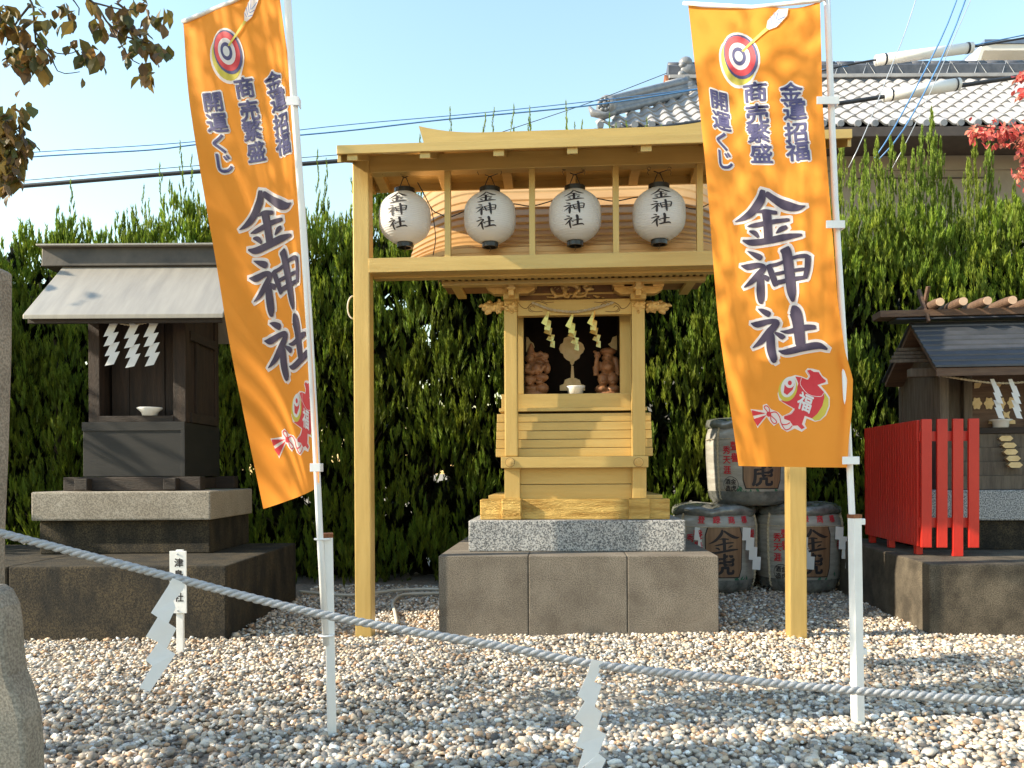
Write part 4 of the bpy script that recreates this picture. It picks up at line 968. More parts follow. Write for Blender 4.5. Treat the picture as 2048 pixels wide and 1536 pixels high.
# right banner pixel -> cloth coordinates, used to place the print on both
RI = ([(0, 1640), (.22, 1645), (.43, 1660), (.64, 1675), (.75, 1690), (.81, 1706), (.88, 1704), (.94, 1698), (1, 1694)], [(0, 2), (1, 935)])
RO = ([(0, 1377), (.21, 1395), (.46, 1418), (.69, 1438), (1, 1476)], [(0, 6), (1, 932)])
def cloth(px, py):
    t = (py - 4) / 930; a, b = interp(RI[0], t), interp(RO[0], t); return ((a - px) / (a - b)) * .6, t * 1.8
SC = .6 / 258
def banner_print(t, bn):
    cl = t; fn = bn.fn
    FX = lambda x, y, o: fn(x, y, o)
    mw, mi, m2 = MB(), MB(), MB()
    for key, px, py in (('k', 1545, 428), ('s', 1557, 545), ('h', 1582, 667)):
        X, Y = cloth(px, py); fl = lambda x, y, o, X=X: fn(2 * X - x, y, o)
        brush(mw, key, X, Y, .50e-3, fl, .0, 22, asp=1.19); brush(mi, key, X, Y, .50e-3, fl, .0035, 0, asp=1.19)
    part('white_outline', mw, 'printw', cl, fix=False); part('large_lettering', mi, 'navy', cl, fix=False)
    for col_, pxs, pys in (('金運招福', (1587, 1594, 1596, 1600), (175, 214, 257, 296)), ('商売繁盛', (1517, 1521, 1524, 1530), (175, 219, 257, 298)), ('開運くじ', (1444, 1449, 1449, 1457), (194, 235, 276, 314))):
        mw, mi = MB(), MB()
        for ch, px, py in zip(col_, pxs, pys):
            X, Y = cloth(px, py); fl = lambda x, y, o, X=X: fn(2 * X - x, y, o)
            letter(mw, ch, X, Y, .080, fl, .0, .0095, ring=9, asp=1.4); letter(mi, ch, X, Y, .080, fl, .0032, .0024, ring=6, asp=1.4)
        o = part('lettering_outline', mw, 'printw', cl, fix=False); part('column_lettering', mi, 'navy2', cl, fix=False)
    # archery target
    def Z3(x, y): X, Y = cloth(1380 + x / 4.39, y / 4.39); return X, Y
    ctr = Z3(475, 445); k = SC / 4.39
    def el(rx, ry, dx=0, dy=0): return [(2 * ctr[0] - x, y) for x, y in oval(ctr[0] + dx * k, ctr[1] + dy * k, rx * k, ry * k, -.42)]
    def emb(name, items, m):
        mb = MB()
        for pts, off in items: poly(mb, pts, fn, off)
        part(name, mb, m, cl, fix=False)
    emb('target_border', [(el(152, 186), .0006), (el(158, 190, -32, 45), .0004)], 'printw')
    emb('target_side', [(el(140, 172, -28, 40), .0012)], 'printy')
    emb('target_navy', [(el(138, 170), .0020), (el(56, 70, -8, -4), .0038)], 'navy2'); emb('target_red', [(el(122, 152, -4, -6), .0026)], 'printr')
    emb('target_white', [(el(84, 104, -6, -4), .0032), (el(32, 40, -8, -4), .0044)], 'printw')
    def Z(pts): return [Z3(x, y) for x, y in pts]
    emb('arrow_shaft', [(Z([(490, 395), (505, 405), (715, 225), (695, 205)]), .0050)], 'printy')
    emb('arrow_feather', [(Z([(690, 215), (700, 150), (800, 35), (890, 25), (880, 90), (780, 200), (715, 230)]), .0052)], 'printw')
    mb = MB()
    for a, b in (((720, 190), (705, 150)), ((735, 175), (730, 110)), ((755, 160), (760, 75)), ((775, 140), (800, 45)), ((740, 190), (790, 190)), ((760, 165), (820, 155)), ((785, 140), (860, 100))):
        line(mb, Z([a, b]), .003, fn, .0056, 2)
    part('feather_lines', mb, 'printb', cl, fix=False)
    # lucky fish
    def Q3(x, y): X, Y = cloth(1480 + x / 8.533, 720 + y / 8.533); return X, Y
    def Q(pts): return [Q3(x, y) for x, y in pts]
    white = [(708, 560), (760, 400), (880, 275), (1000, 232), (1100, 255), (1195, 290), (1215, 250), (1160, 165), (1200, 112), (1290, 120), (1400, 150), (1450, 240), (1530, 300), (1548, 385), (1430, 410), (1500, 500), (1572, 620), (1572, 770), (1515, 930), (1430, 1015), (1340, 1038), (1195, 980), (1165, 1080), (1200, 1150), (1110, 1215), (990, 1160), (860, 1222), (760, 1160), (720, 1060), (640, 1120), (570, 1040), (520, 960), (350, 1165), (215, 840), (450, 850), (450, 760), (520, 735), (600, 830), (720, 880), (780, 950), (900, 890), (960, 820), (830, 740), (730, 670)]
    red = [(760, 680), (930, 640), (1010, 520), (1050, 380), (1000, 258), (1095, 268), (1205, 312), (1240, 250), (1185, 155), (1250, 138), (1310, 175), (1390, 178), (1440, 258), (1515, 330), (1500, 358), (1375, 402), (1480, 520), (1492, 620), (1460, 760), (1380, 900), (1290, 980), (1165, 935), (1115, 1080), (1165, 1140), (1110, 1172), (1040, 1105), (960, 1112), (905, 1030), (812, 995), (812, 940), (930, 895), (990, 820), (870, 750)]
    emb('fish_outline', [(Q(white), .0004)], 'printw'); emb('fish_body', [(Q(red), .0012)], 'printr')
    def qo(cx_, cy_, rx_, ry_, r_=0): return Q(oval(cx_, cy_, rx_, ry_, r_))
    emb('fish_back', [(Q([(1490, 530), (1555, 640), (1555, 760), (1500, 920), (1420, 1005), (1340, 1020), (1290, 980), (1380, 900), (1460, 760), (1490, 620)]), .0014)], 'printy'); emb('fish_jaw', [(qo(880, 480, 150, 215, .28), .0018)], 'printy')
    emb('fish_face', [(qo(890, 440, 118, 185, .28), .0024), (qo(915, 370, 80, 88), .0036)], 'printw')
    emb('fish_cheek', [(Q([(830, 400), (1000, 380), (960, 490), (870, 580), (815, 540)]), .0030), (qo(918, 370, 32, 40), .0042)], 'printr')
    mb = MB(); line(mb, Q([(1105, 280), (1088, 400), (1230, 565), (1430, 602), (1480, 540)]), .0022, fn, .002, 3); line(mb, Q([(1215, 310), (1245, 240), (1190, 150)]), .002, fn, .002); line(mb, Q([(990, 830), (930, 905), (815, 945)]), .002, fn, .002)
    X, Y = Q3(1170, 700); letter(mb, '福', X, Y, .075, lambda x, y, o: fn(2 * X - x, y, o), .0024, .002, rot=.35)
    part('fish_lines', mb, 'printw', cl, fix=False)
    mb = MB(); poly(mb, Q([(235, 855), (510, 900), (255, 955)]), fn, .0014); poly(mb, Q([(270, 1010), (520, 930), (350, 1130)]), fn, .0014); poly(mb, qo(560, 915, 42, 45), fn, .0016)
    for pts in ([(575, 880), (560, 800), (510, 770), (480, 800), (540, 880)], [(590, 930), (690, 1040), (650, 1075), (600, 1020), (590, 940)], [(590, 890), (680, 880), (740, 960), (770, 1080), (850, 1090), (910, 1060)], [(770, 1090), (830, 1180), (900, 1165), (950, 1110)]):
        line(mb, Q(pts), .0042, fn, .0018)
    part('tassel_cord', mb, 'printr', cl, fix=False)
def make_banner(name_label, bn, poleline, stake, cat='banner'):
    stake_b, stake_t, sw, base = stake
    t = thing('nobori_banner', name_label, cat, base)
    V = np.array([p for row in bn.P for p in row]); n = bn.ns + 1
    idx = np.arange(len(V)).reshape(bn.nt + 1, n)
    Fq = np.stack([idx[:-1, :-1], idx[1:, :-1], idx[1:, 1:], idx[:-1, 1:]], -1).reshape(-1, 4)
    me = npmesh('banner_cloth', V - np.array(base), Fq, 'orange', None, True)
    cl = bpy.data.objects.new('banner_cloth', me); COL.objects.link(cl); cl.parent = t
    banner_print(cl, bn)
    part('pole', MB().tube(poleline, [.0125] * len(poleline), 12), 'white_plastic', t, smooth=True)
    d = (stake_t - stake_b); mb = MB(); k = len(mb.v); mb.box(-sw, sw, -sw, sw, 0, d.length)
    q = d.to_track_quat('Z', 'Y'); rot = q.to_matrix() @ Matrix.Rotation(.35, 3, 'Z')
    rot = Matrix.Rotation(math.atan2(d.x, d.z), 3, 'Y') @ Matrix.Rotation(-math.atan2(d.y, d.z), 3, 'X') @ Matrix.Rotation(.3, 3, 'Z')
    mb.v = [rot @ v + stake_b for v in mb.v]
    st = part('ground_stake', mb, 'white_paint', t, bevel=.003)
    mb = MB(); mb.box(-sw - .001, sw + .001, -sw - .001, sw + .001, d.length - .012, d.length + .003); mb.v = [rot @ v + stake_b for v in mb.v]
    part('rusty_rim', mb, 'rust', st)
    return t, cl
# right banner
Yr = 3.18
bnR = Banner(RI, RO, [(0, Yr - .02), (.7, Yr - .03), (1, Yr - .04)], .6, [(0, 1.05), (1, 1.05)], 1,
             lambda s, t: Vector((0, (.022 * math.sin(9 * s + 5 * t + .5) * (1 - t) ** 1.2 + .010 * math.sin(14 * s - 9 * t)) * s ** .5 + .006 * math.sin(22 * t + 4 * s) * s * (1 - s), 0)))
prl = [at(1652, -60, Yr), at(1658, 100, Yr), at(1670, 400, Yr), at(1688, 700, Yr), at(1704, 1030, Yr), at(1708, 1100, Yr)]
sbR, stR = at(1716, 1470, Yr), at(1709, 1030, Yr - .004)
tR, clR = make_banner('orange nobori banner on the white pole beside the red fence, hanging nearly flat', bnR, prl, (sbR, stR, .0185, Vector((sbR.x, sbR.y, 0))))
# left banner, pole leaning towards the viewer at the top
LI = ([(0, 553), (.046, 560), (.244, 588), (.44, 604), (.64, 617), (.84, 629), (1, 637)], [(0, -47), (1, 965)])
LO = ([(0, 300), (.044, 312), (.21, 352), (.33, 383), (.49, 416), (.63, 446), (.80, 486), (1, 527)], [(0, -47), (1, 1018)])
bnL = Banner(LI, LO, [(0, 2.74), (1, 2.94)], .6, [(0, 1.10), (.45, 1.26), (.7, 1.42), (1, 1.6)], 1,
             lambda s, t: Vector((.004 * math.sin(9 * t + 3 * s) * s, (.014 * math.sin(8 * s + 4 * t) * (1 - .6 * t) + .008 * math.sin(13 * t - 5 * s)) * s ** .6, 0)))
pll = [at(571, -80, 2.73), at(577, 30, 2.75), at(588, 200, 2.79), at(604, 420, 2.84), at(618, 640, 2.89), at(632, 900, 2.95), at(640, 1075, 2.99), at(652, 1290, 3.04)]
sbL, stL = at(664, 1486, 3.09), at(656, 1068, 3.02)
tL, clL = make_banner('orange nobori banner on the white pole by the dark shrine, twisted by the wind', bnL, pll, (sbL, stL, .0165, Vector((sbL.x, sbL.y, 0))))
def band(t, p, q, r=.006, nm='banner_tab', m='white_plastic'):
    part(nm, MB().tube([p, (p + q) / 2 + Vector((0, -.012, 0)), q], r, 8), m, t)
def tabs(t, bn, pole, ts):
    for tt in ts:
        a = bn.pt(0.02, tt); zs_ = a.z
        for p0, p1 in zip(pole, pole[1:]):
            if p1.z <= zs_ <= p0.z: w = (zs_ - p1.z) / (p0.z - p1.z); q = p1.lerp(p0, w); break
        else: continue
        mb = MB(); z = zs_; x0, x1 = min(a.x, q.x) - .018, q.x + .017; y0 = min(a.y, q.y) - .018
        mb.box(x0, x1, y0, y0 + .004, z - .015, z + .015); mb.box(x1, x1 + .003, y0, q.y + .016, z - .015, z + .015)
        part('banner_tab', mb, 'white_plastic', t, bevel=.001)
tabs(tR, bnR, prl, (.215, .48, .985)); tabs(tL, bnL, pll, (.03, .25, .97))
part('top_rod', MB().tube([prl[0] + Vector((0, 0, -.11)), bnR.pt(.0, .0) + Vector((0, -.004, .0)), bnR.pt(.5, .0), bnR.pt(1, .0) + Vector((-.02, 0, .004))], .008, 8), 'white_plastic', tR, smooth=True)
part('top_rod', MB().tube([pll[0], bnL.pt(.0, .0), bnL.pt(.5, .0), bnL.pt(1, .0)], .008, 8), 'white_plastic', tL, smooth=True)
for w in (.02, .47):
    c = stL.lerp(sbL, w); p = at(641, 1078, 3.0) if w < .1 else at(651, 1271, 3.03)
    ring = [Vector((p.x + (c.x - p.x) * .3 + .028 * math.cos(a), p.y + .02 * math.sin(a), p.z)) for a in [k * math.pi / 8 for k in range(17)]]
    part('pole_ring', MB().tube(ring, .004, 6), 'white_plastic', tL, smooth=True)
for w in (.03, .62):
    c = stR.lerp(sbR, w); part('stake_bolt', MB().box(c.x + .018, c.x + .038, c.y - .012, c.y + .012, c.z - .012, c.z + .012), 'white_paint', tR, bevel=.003)

# ================================================================== ROPE, PILLAR, SIGN, HOSE
YR = 2.35
mb = MB(); rp_pts = dense([at(x, y, YR) for x, y in ((-60, 1050), (12, 1069), (330, 1151), (645, 1229), (1024, 1297), (1200, 1330), (1480, 1360), (1720, 1382), (2048, 1404), (2500, 1424))], .009)
twist_rope(mb, rp_pts, .0125, .075, 3, 7)
single('barrier_rope', mb, 'rope', 'thick grey twisted rope strung low across the gravel', 'rope', at(1024, 1297, YR), smooth=True)
rope_end = at(12, 1069, YR)
def traced_streamer(pts, label):
    q = [at(x, y, YR - .018) for x, y in pts]; b = q[0].copy(); n = len(q)
    mb = MB().prism([(v.x, v.z) for v in q], 'y', YR - .0190, YR - .0182)
    zt0, zt1 = max(v.z for v in q), min(v.z for v in q)
    for v in mb.v: u = (zt0 - v.z) / (zt0 - zt1); v.y += .004 * math.sin(u * 12.5) - .02 * u * u + .012 * (v.x - b.x) / .05
    single('paper_streamer', mb, 'paper', label, 'paper streamer', b)
traced_streamer([(x / 2, 1000 + y / 2) for x, y in ((690, 312), (738, 335), (715, 378), (693, 405), (703, 432), (680, 490), (708, 512), (672, 592), (705, 615), (620, 755), (583, 735), (625, 655), (598, 632), (640, 565), (597, 540), (640, 465), (615, 447), (672, 345))], 'blue white zigzag paper streamer on the grey rope before the small sign')
traced_streamer([(1024 + x / 2, 1000 + y / 2) for x, y in ((318, 636), (366, 650), (330, 730), (360, 745), (330, 825), (362, 850), (340, 918), (378, 940), (345, 1010), (375, 1035), (325, 1130), (270, 1110), (290, 1050), (255, 1072), (285, 990), (252, 975), (285, 900), (248, 865), (290, 800), (260, 775), (300, 700))], 'blue white zigzag paper streamer on the grey rope before the concrete base')
pp = thing('stone_pillar', 'weathered pale stone post with rounded foot stone that holds the grey rope', 'stone post', (-1.75, 2.4, 0))
prof = [at(27, 548, 2.52), at(26, 700, 2.52), at(20, 900, 2.52), at(13, 1066, 2.52), at(12, 1200, 2.52)]
mb = MB(); xs_ = [(q.x, q.z) for q in prof] + [(prof[-1].x, -.05), (-1.95, -.05), (-1.95, prof[0].z + .18), (prof[0].x - .12, prof[0].z + .05)]
part('shaft', mb.prism(xs_, 'y', 2.3, 2.52), 'pillar', pp, bevel=.012)
pf = [(14, 1166), (30, 1176), (44, 1205), (50, 1245), (52, 1290), (58, 1335), (74, 1375), (86, 1420), (91, 1480), (93, 1560), (97, 1640)]
xs_ = [(at(x, y, 2.298).x, at(x, y, 2.298).z) for x, y in pf]; xs_ = [(a, b) for a, b in xs_] + [(xs_[-1][0], -.05), (-1.9, -.05), (-1.9, xs_[0][1])]
part('foot_stone', MB().prism(xs_, 'y', 2.2, 2.298), 'pillar', pp, bevel=.014)
sg = thing('name_sign', 'small white upright sign with black lettering before the mossy base', 'sign', onz(359, 1308))
yy = onz(359, 1308).y; p0, p1 = at(340, 1102, yy), at(374, 1226, yy); pc = at(359, 1290, yy)
part('sign_plate', MB().box(p0.x, p1.x, yy - .008, yy + .002, p1.z, p0.z), 'white_paint', sg, bevel=.0015)
part('sign_post', MB().box(pc.x - .019, pc.x + .019, yy + .0025, yy + .024, -.06, p0.z + .006), 'white_paint', sg, bevel=.002)
mb = MB(); sxm = (p0.x + p1.x) / 2
for i, ch in enumerate('津島神社'): letter(mb, ch, sxm + .006, 0, .052, lambda x, y, o, i=i: (x, yy - .0092 - o, p0.z - .065 - .064 * i - y), 0, .0016)
part('lettering', mb, 'ink', sg, fix=False)
for zz in (p0.z - .018, p1.z + .014): part('screw', MB().tube([(sxm, yy - .012, zz), (sxm, yy - .007, zz)], .005, 10), 'wire_grey', sg)
hp = dense([onz(x, y, .030) for x, y in ((600, 1183), (700, 1190), (800, 1180), (860, 1178), (900, 1180))], .03); mb = MB().tube(hp, .012, 8)
hp = dense([onz(x, y, .030) for x, y in ((905, 1186), (850, 1187), (805, 1190), (786, 1205), (790, 1225), (794, 1246))], .03); mb.tube(hp, .013, 8)
single('garden_hose', mb, 'hose', 'cream garden hose lying on the gravel beside the concrete base', 'hose', hp[0], smooth=True)
# ================================================================== HEDGE
def tuft():
    """one small upright juniper spray: crossed pointed blades, 4-corner faces"""
    v, f, c = [], [], []; rn = random.Random(3)
    def blade(b, d, L, w, tip, base_c):
        b = np.array(b, float); d = np.array(d, float); d /= np.linalg.norm(d); s = np.cross(d, (rn.uniform(-1, 1), rn.uniform(-1, 1), .2)); s /= np.linalg.norm(s)
        k = len(v); v.extend([b, b + d * L * .42 + s * w, b + d * L, b + d * L * .42 - s * w]); f.append((k, k + 1, k + 2, k + 3)); c.extend([base_c, .85, tip, .85])  # tip colour raised to look sunlit, base colour lower
    for i in range(2): blade((0, 0, -.1), (0, 0, 1), 1.1, .12, 1.35, .4)
    for i in range(11):
        h = rn.uniform(-.05, .62); a = i * 2.4; sp = .55 - .25 * h
        blade((0, 0, h), (math.cos(a) * sp, math.sin(a) * sp, .85), rn.uniform(.28, .48), .042, rn.uniform(1.1, 1.5), .45)
    return np.array(v), np.array(f), np.repeat(np.array(c)[:, None], 3, 1)
TV, TF, TC = tuft()
def clump():
    v, f = [], []; rn = random.Random(8)
    for i in range(9):
        a = i * 2.4; e = rn.uniform(-.5, 1.2); d = np.array((math.cos(a) * math.cos(e), math.sin(a) * math.cos(e), math.sin(e))); q = np.cross(d, (rn.uniform(-1, 1), rn.uniform(-1, 1), rn.uniform(-1, 1))); q /= np.linalg.norm(q)
        k = len(v); L = rn.uniform(.6, 1); v += [d * -.1, d * L * .45 + q * .26, d * L, d * L * .45 - q * .26]; f.append((k, k + 1, k + 2, k + 3))
    return np.array(v), np.array(f)
def hedge():
    t = thing('juniper_hedge', 'tall clipped juniper hedge with pointed bright green shoots behind the shrines', 'hedge', (0, 7.6, 0))
    pos, scl, yaw, tilt, col = [], [], [], [], []
    def prof(x):   # top of the clipped mass
        return 3.28 + .10 * math.sin(x * 1.7) + .08 * math.sin(x * 4.1 + 1) + (.30 if -1.4 < x < 1.5 else 0) - (.18 if x > 2 else 0)
    X0, X1 = -7.2, 7.4
    rn = random.Random(11)
    # bulges: flame-shaped plumes; every tuft belongs to the surface of one
    plumes = []
    for i in range(2450):
        x = rn.uniform(X0, X1); z = rn.uniform(.05, 1) ** .9 * prof(x); plumes.append((x, 7.18 + rn.gauss(0, .10) + .10 * (z / 3.3), z, rn.uniform(.08, .15), rn.uniform(.24, .46)))
    for i in range(420):
        x = rn.uniform(X0, X1); plumes.append((x, rn.uniform(7.25, 8.0), prof(x) - rn.uniform(.05, .25), rn.uniform(.08, .15), rn.uniform(.25, .5)))
    for i in range(420):
        x = rn.uniform(X0, X1); plumes.append((x, 7.2 + rn.gauss(0, .12), rn.uniform(.0, .45), rn.uniform(.08, .15), rn.uniform(.2, .4)))
    for px, py, pz, pr, ph in plumes:
        shade = rn.uniform(.8, 1.2) * (.92 + .38 * min(1, max(0, (pz - 1.9) / 1.2))); n = 13  # higher plumes brighter: paler new growth plus sunlight put into the colour
        warm = rn.random()
        for k in range(n):
            a = rn.uniform(0, 6.28); h = rn.random() ** .8; r_ = pr * (1 - h) ** .6
            pos.append((px + r_ * math.cos(a), py + r_ * math.sin(a) * .9, pz + (h - .45) * ph)); s = rn.uniform(.07, .12); scl.append((s * .95, s * .95, s * 1.45))
            yaw.append(a); tilt.append(.35 * (1 - h) + rn.gauss(0, .12)); b = shade * rn.uniform(.8, 1.2)
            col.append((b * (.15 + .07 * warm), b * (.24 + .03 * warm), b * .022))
    # inner and rear foliage, darker old growth
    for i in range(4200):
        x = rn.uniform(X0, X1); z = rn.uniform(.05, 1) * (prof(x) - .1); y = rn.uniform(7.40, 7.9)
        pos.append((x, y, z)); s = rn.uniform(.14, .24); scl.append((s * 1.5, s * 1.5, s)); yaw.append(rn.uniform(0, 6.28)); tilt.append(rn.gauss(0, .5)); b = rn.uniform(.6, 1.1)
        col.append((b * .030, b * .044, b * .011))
    # leaders: tall thin shoots along the top
    def shoot(x, y, z, L, wd):
        n = max(4, int(L / (.045 if wd < .05 else .02))); lean = rn.gauss(0, .05)
        warm = rn.random()
        for k in range(n):
            u = k / n; a = rn.uniform(0, 6.28); r_ = wd * (1 - u) ** .8
            pos.append((x + lean * u * L + r_ * math.cos(a), y + r_ * math.sin(a), z + u * L)); s = .05 + .055 * (1 - u); scl.append((s * .9, s * .9, s * 1.5)); yaw.append(a); tilt.append(.25 * (1 - u))
            b = rn.uniform(.9, 1.3); col.append((b * (.19 + .05 * warm), b * (.29 + .02 * warm), b * .04))
    def flame(x, y, z, L):
        n = int(L * 190); warm = rn.random(); lean = rn.gauss(0, .04)
        for k in range(n):
            u = (k + rn.random()) / n if k < n * .45 else rn.random() ** 1.25; u = min(1, u / .45) if k < n * .45 else u; a = rn.uniform(0, 6.28); r_ = .018 * (1 - u) if k < n * .45 else .17 * (1 - u) ** .75 * rn.random() ** .5
            pos.append((x + lean * u + r_ * math.cos(a), y + .065 * x + r_ * math.sin(a), z + u * L)); s = rn.uniform(.045, .07); scl.append((s * .9, s * .9, s * 1.6)); yaw.append(a); tilt.append(.22 * (1 - u))
            b = rn.uniform(.85, 1.3); col.append((b * (.21 + .05 * warm), b * (.31 + .02 * warm), b * .04))
    for i in range(190):
        x = rn.uniform(X0, X1); L = rn.uniform(.15, .55); shoot(x, rn.uniform(7.15, 7.9), prof(x) - .12, L, rn.uniform(.02, .07))
    for i in range(16):
        x = rn.uniform(2.2, 5.6); L = rn.uniform(.2, .5); shoot(x, rn.uniform(7.1, 7.6), prof(x) - .2, L, rn.uniform(.06, .14))
    for px, py in ((300, 300), (340, 255), (355, 285), (430, 290), (250, 345), (100, 330), (620, 280), (640, 300), (830, 255), (905, 200), (955, 215), (968, 205), (1016, 200), (1058, 205), (1138, 195), (1170, 235), (1228, 225), (1290, 235), (1150, 240), (1258, 240), (1065, 225), (1230, 245), (1320, 250)):
        q = at(px, py, 7.5); z = prof(q.x) - .1; shoot(q.x, q.y, z, q.z - z, .028)
    for px, py in ((1715, 250), (1740, 300), (1768, 265), (1810, 245), (1830, 250), (1845, 255), (1870, 240), (1900, 245), (1912, 190), (1925, 255), (1960, 320), (2005, 260), (2030, 240), (1690, 300), (1790, 330), (1850, 290), (1940, 345), (1985, 350), (1755, 350), (1880, 310)):
        q = at(px, py, 7.0); flame(q.x, rn.uniform(6.95, 7.4) + .0, prof(q.x) - .35, q.z - prof(q.x) + .35)
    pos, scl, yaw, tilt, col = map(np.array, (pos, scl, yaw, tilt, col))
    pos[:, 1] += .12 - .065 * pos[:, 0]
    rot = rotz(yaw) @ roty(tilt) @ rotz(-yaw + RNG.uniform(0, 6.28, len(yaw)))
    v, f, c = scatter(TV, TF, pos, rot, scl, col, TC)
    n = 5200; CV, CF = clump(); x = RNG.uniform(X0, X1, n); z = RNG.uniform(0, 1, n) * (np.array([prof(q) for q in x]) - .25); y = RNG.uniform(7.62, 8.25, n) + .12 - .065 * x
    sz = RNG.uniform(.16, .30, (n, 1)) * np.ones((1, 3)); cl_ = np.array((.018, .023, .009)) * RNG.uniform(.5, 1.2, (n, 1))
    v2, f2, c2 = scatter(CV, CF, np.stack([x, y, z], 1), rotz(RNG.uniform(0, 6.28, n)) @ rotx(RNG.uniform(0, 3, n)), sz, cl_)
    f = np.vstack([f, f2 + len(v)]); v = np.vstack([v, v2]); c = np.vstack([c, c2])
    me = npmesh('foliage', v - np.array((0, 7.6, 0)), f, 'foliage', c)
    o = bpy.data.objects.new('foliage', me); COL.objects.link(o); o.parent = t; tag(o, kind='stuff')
    for i in range(19):
        x = -7 + i * .78 + rn.uniform(-.15, .15); y = 7.87 - .065 * x + rn.uniform(-.15, .15)
        P = [Vector((x + .06 * math.sin(k * 1.3 + i), y + .05 * math.cos(k * 1.7 + i), k * .45 - .05)) for k in range(8)]; mb = MB().tube(P, [.055 - .006 * k for k in range(8)], 8)
        for k in range(14):
            z = rn.uniform(.3, 2.8); a = rn.uniform(0, 6.28); q = Vector((x, y, z)); mb.tube([q, q + Vector((.2 * math.cos(a), .2 * math.sin(a), .12)), q + Vector((.36 * math.cos(a), .36 * math.sin(a), .32))], [.014, .009, .004], 5)
        part('trunk', mb, 'bark', t, smooth=True)
hedge()

# ================================================================== TREES
def leafshape(fold=.35):
    v = np.array([(0, 0, 0), (.30, .42, fold * .22), (0, .40, -.02), (-.30, .42, fold * .22), (0, 1, -.14), (.27, .68, fold * .12), (-.27, .68, fold * .12)])
    f = np.array([(0, 1, 2, 2), (0, 2, 3, 3), (1, 5, 4, 2), (2, 4, 6, 3)])
    f = np.array([(0, 1, 2), (0, 2, 3), (1, 5, 2), (5, 4, 2), (2, 4, 6), (2, 6, 3)]); return v, f
LV, LF = leafshape()
def rnd_leaves(pts, size, pal, rn, droop=1.0):
    n = len(pts); pal = np.array(pal)
    rot = rotz(rn.uniform(0, 6.28, n)) @ rotx(-rn.uniform(.3, 1.4, n) * droop) @ roty(rn.normal(0, .5, n))
    s = rn.uniform(.7, 1.25, (n, 1)) * size * np.ones((1, 3)); col = pal[rn.integers(0, len(pal), n)] * rn.uniform(.7, 1.3, (n, 1))
    return scatter(LV, LF, np.array(pts), rot, s, col)
AUT = [(.16, .13, .03), (.20, .14, .035), (.30, .19, .04), (.12, .075, .035), (.24, .13, .04), (.10, .11, .03)]
def dogwood():
    rn = np.random.default_rng(5); base = np.array((-4.0, 2.55, 0))
    t = thing('dogwood_tree', 'autumn tree with drooping olive brown leaves on thin branches against the sky', 'tree', tuple(base))
    part('trunk', MB().tube([(-4.0, 2.55, -.1), (-3.98, 2.56, .8), (-3.9, 2.6, 1.7), (-3.8, 2.66, 2.6), (-3.7, 2.72, 3.6)], [.09, .08, .07, .05, .025], 10), 'bark', t, smooth=True)
    Y = 3.5; pts = []
    def br(pp, r0, y=Y, leaf=6, sp=.05, end=0):
        P = dense([at(a, b, y + .02 * math.sin(a * .05)) for a, b in pp], .03); n = len(P)
        part('branch', MB().tube(P, [r0 * (1 - .8 * i / n) + .0012 for i in range(n)], 6), 'bark', t, smooth=True); return P
    def cl(x, y, n, sx=14, sy=12, yy=Y):
        for _ in range(int(n * 1.5)): q = at(x + rn.normal(0, sx), y + rn.normal(0, sy), yy + rn.normal(0, .05)); pts.append(q)
    br([(-500, -240), (-200, -120), (0, -60), (60, 0), (68, 40), (72, 90)], .012); br([(60, 10), (30, 50), (10, 95)], .004); br([(68, 60), (100, 100), (135, 108), (170, 95)], .003)
    br([(-200, -120), (60, -70), (180, 0), (215, 45), (255, 80)], .012); br([(215, 45), (240, 85), (262, 118), (290, 133)], .003); br([(130, -20), (160, 20), (150, 40)], .003); br([(185, 5), (260, 20), (300, -5)], .003)
    br([(240, 70), (290, 85), (315, 95)], .003); br([(100, 100), (118, 145), (165, 143)], .002); br([(-400, 60), (-120, 160), (-20, 200), (20, 250)], .008); br([(-200, 120), (-20, 280), (30, 310)], .005)
    for x, y, n in ((15, 20, 12), (10, 45, 12), (40, 60, 6), (70, 25, 5), (95, 45, 5), (30, 100, 9), (60, 115, 16), (80, 100, 9), (90, 130, 8), (25, 120, 8), (150, 75, 4), (140, 35, 6), (175, 105, 9), (195, 110, 5), (190, 10, 5),
                    (245, 40, 9), (250, 55, 7), (275, 75, 8), (230, 20, 5), (260, 95, 4), (295, 140, 9), (310, 100, 7), (320, 85, 4), (170, 158, 1), (285, 55, 4), (200, 50, 4), (120, 10, 4), (300, 20, 4), (330, 30, 4), (270, 5, 5)): cl(x, y, n, 9, 9)
    for x, y, n in ((10, 230, 14), (30, 250, 10), (50, 210, 5), (15, 270, 18), (30, 300, 18), (45, 275, 8), (20, 330, 16), (8, 360, 12), (35, 345, 6), (-10, 300, 30), (-20, 350, 20)): cl(x, y, n, 10, 12)
    n = 0
    cc = rn.normal(0, 1, (60, 3)); cc /= np.linalg.norm(cc, axis=1)[:, None]; cc = cc * rn.uniform(.35, 1.0, (60, 1)) * np.array((1.2, 1.5, 1.15)) + np.array((-3.75, 2.5, 4.45))
    for c_ in cc:
        for _ in range(34):
            q = c_ + rn.normal(0, .15, 3)
            if q[1] > .3 and (PX + q[0] / q[1] * F > -40) and (PY - (q[2] - 1) / q[1] * F > -60): continue
            pts.append(Vector(q))
        P = [Vector((-3.85, 2.62, 2.2)), Vector(c_) * .5 + Vector((-3.8, 2.64, 2.6)) * .5 + Vector((0, 0, .1)), Vector(c_)]
        if PX + c_[0] / max(.3, c_[1]) * F < -120: part('branch', MB().tube(dense(P, .1), .008, 5), 'bark', t, smooth=True)
    v, f, c = rnd_leaves(pts, .066, AUT, rn); me = npmesh('crown', v - base, f, 'leaf', c); o = bpy.data.objects.new('crown', me); COL.objects.link(o); o.parent = t; tag(o, kind='stuff')
dogwood()
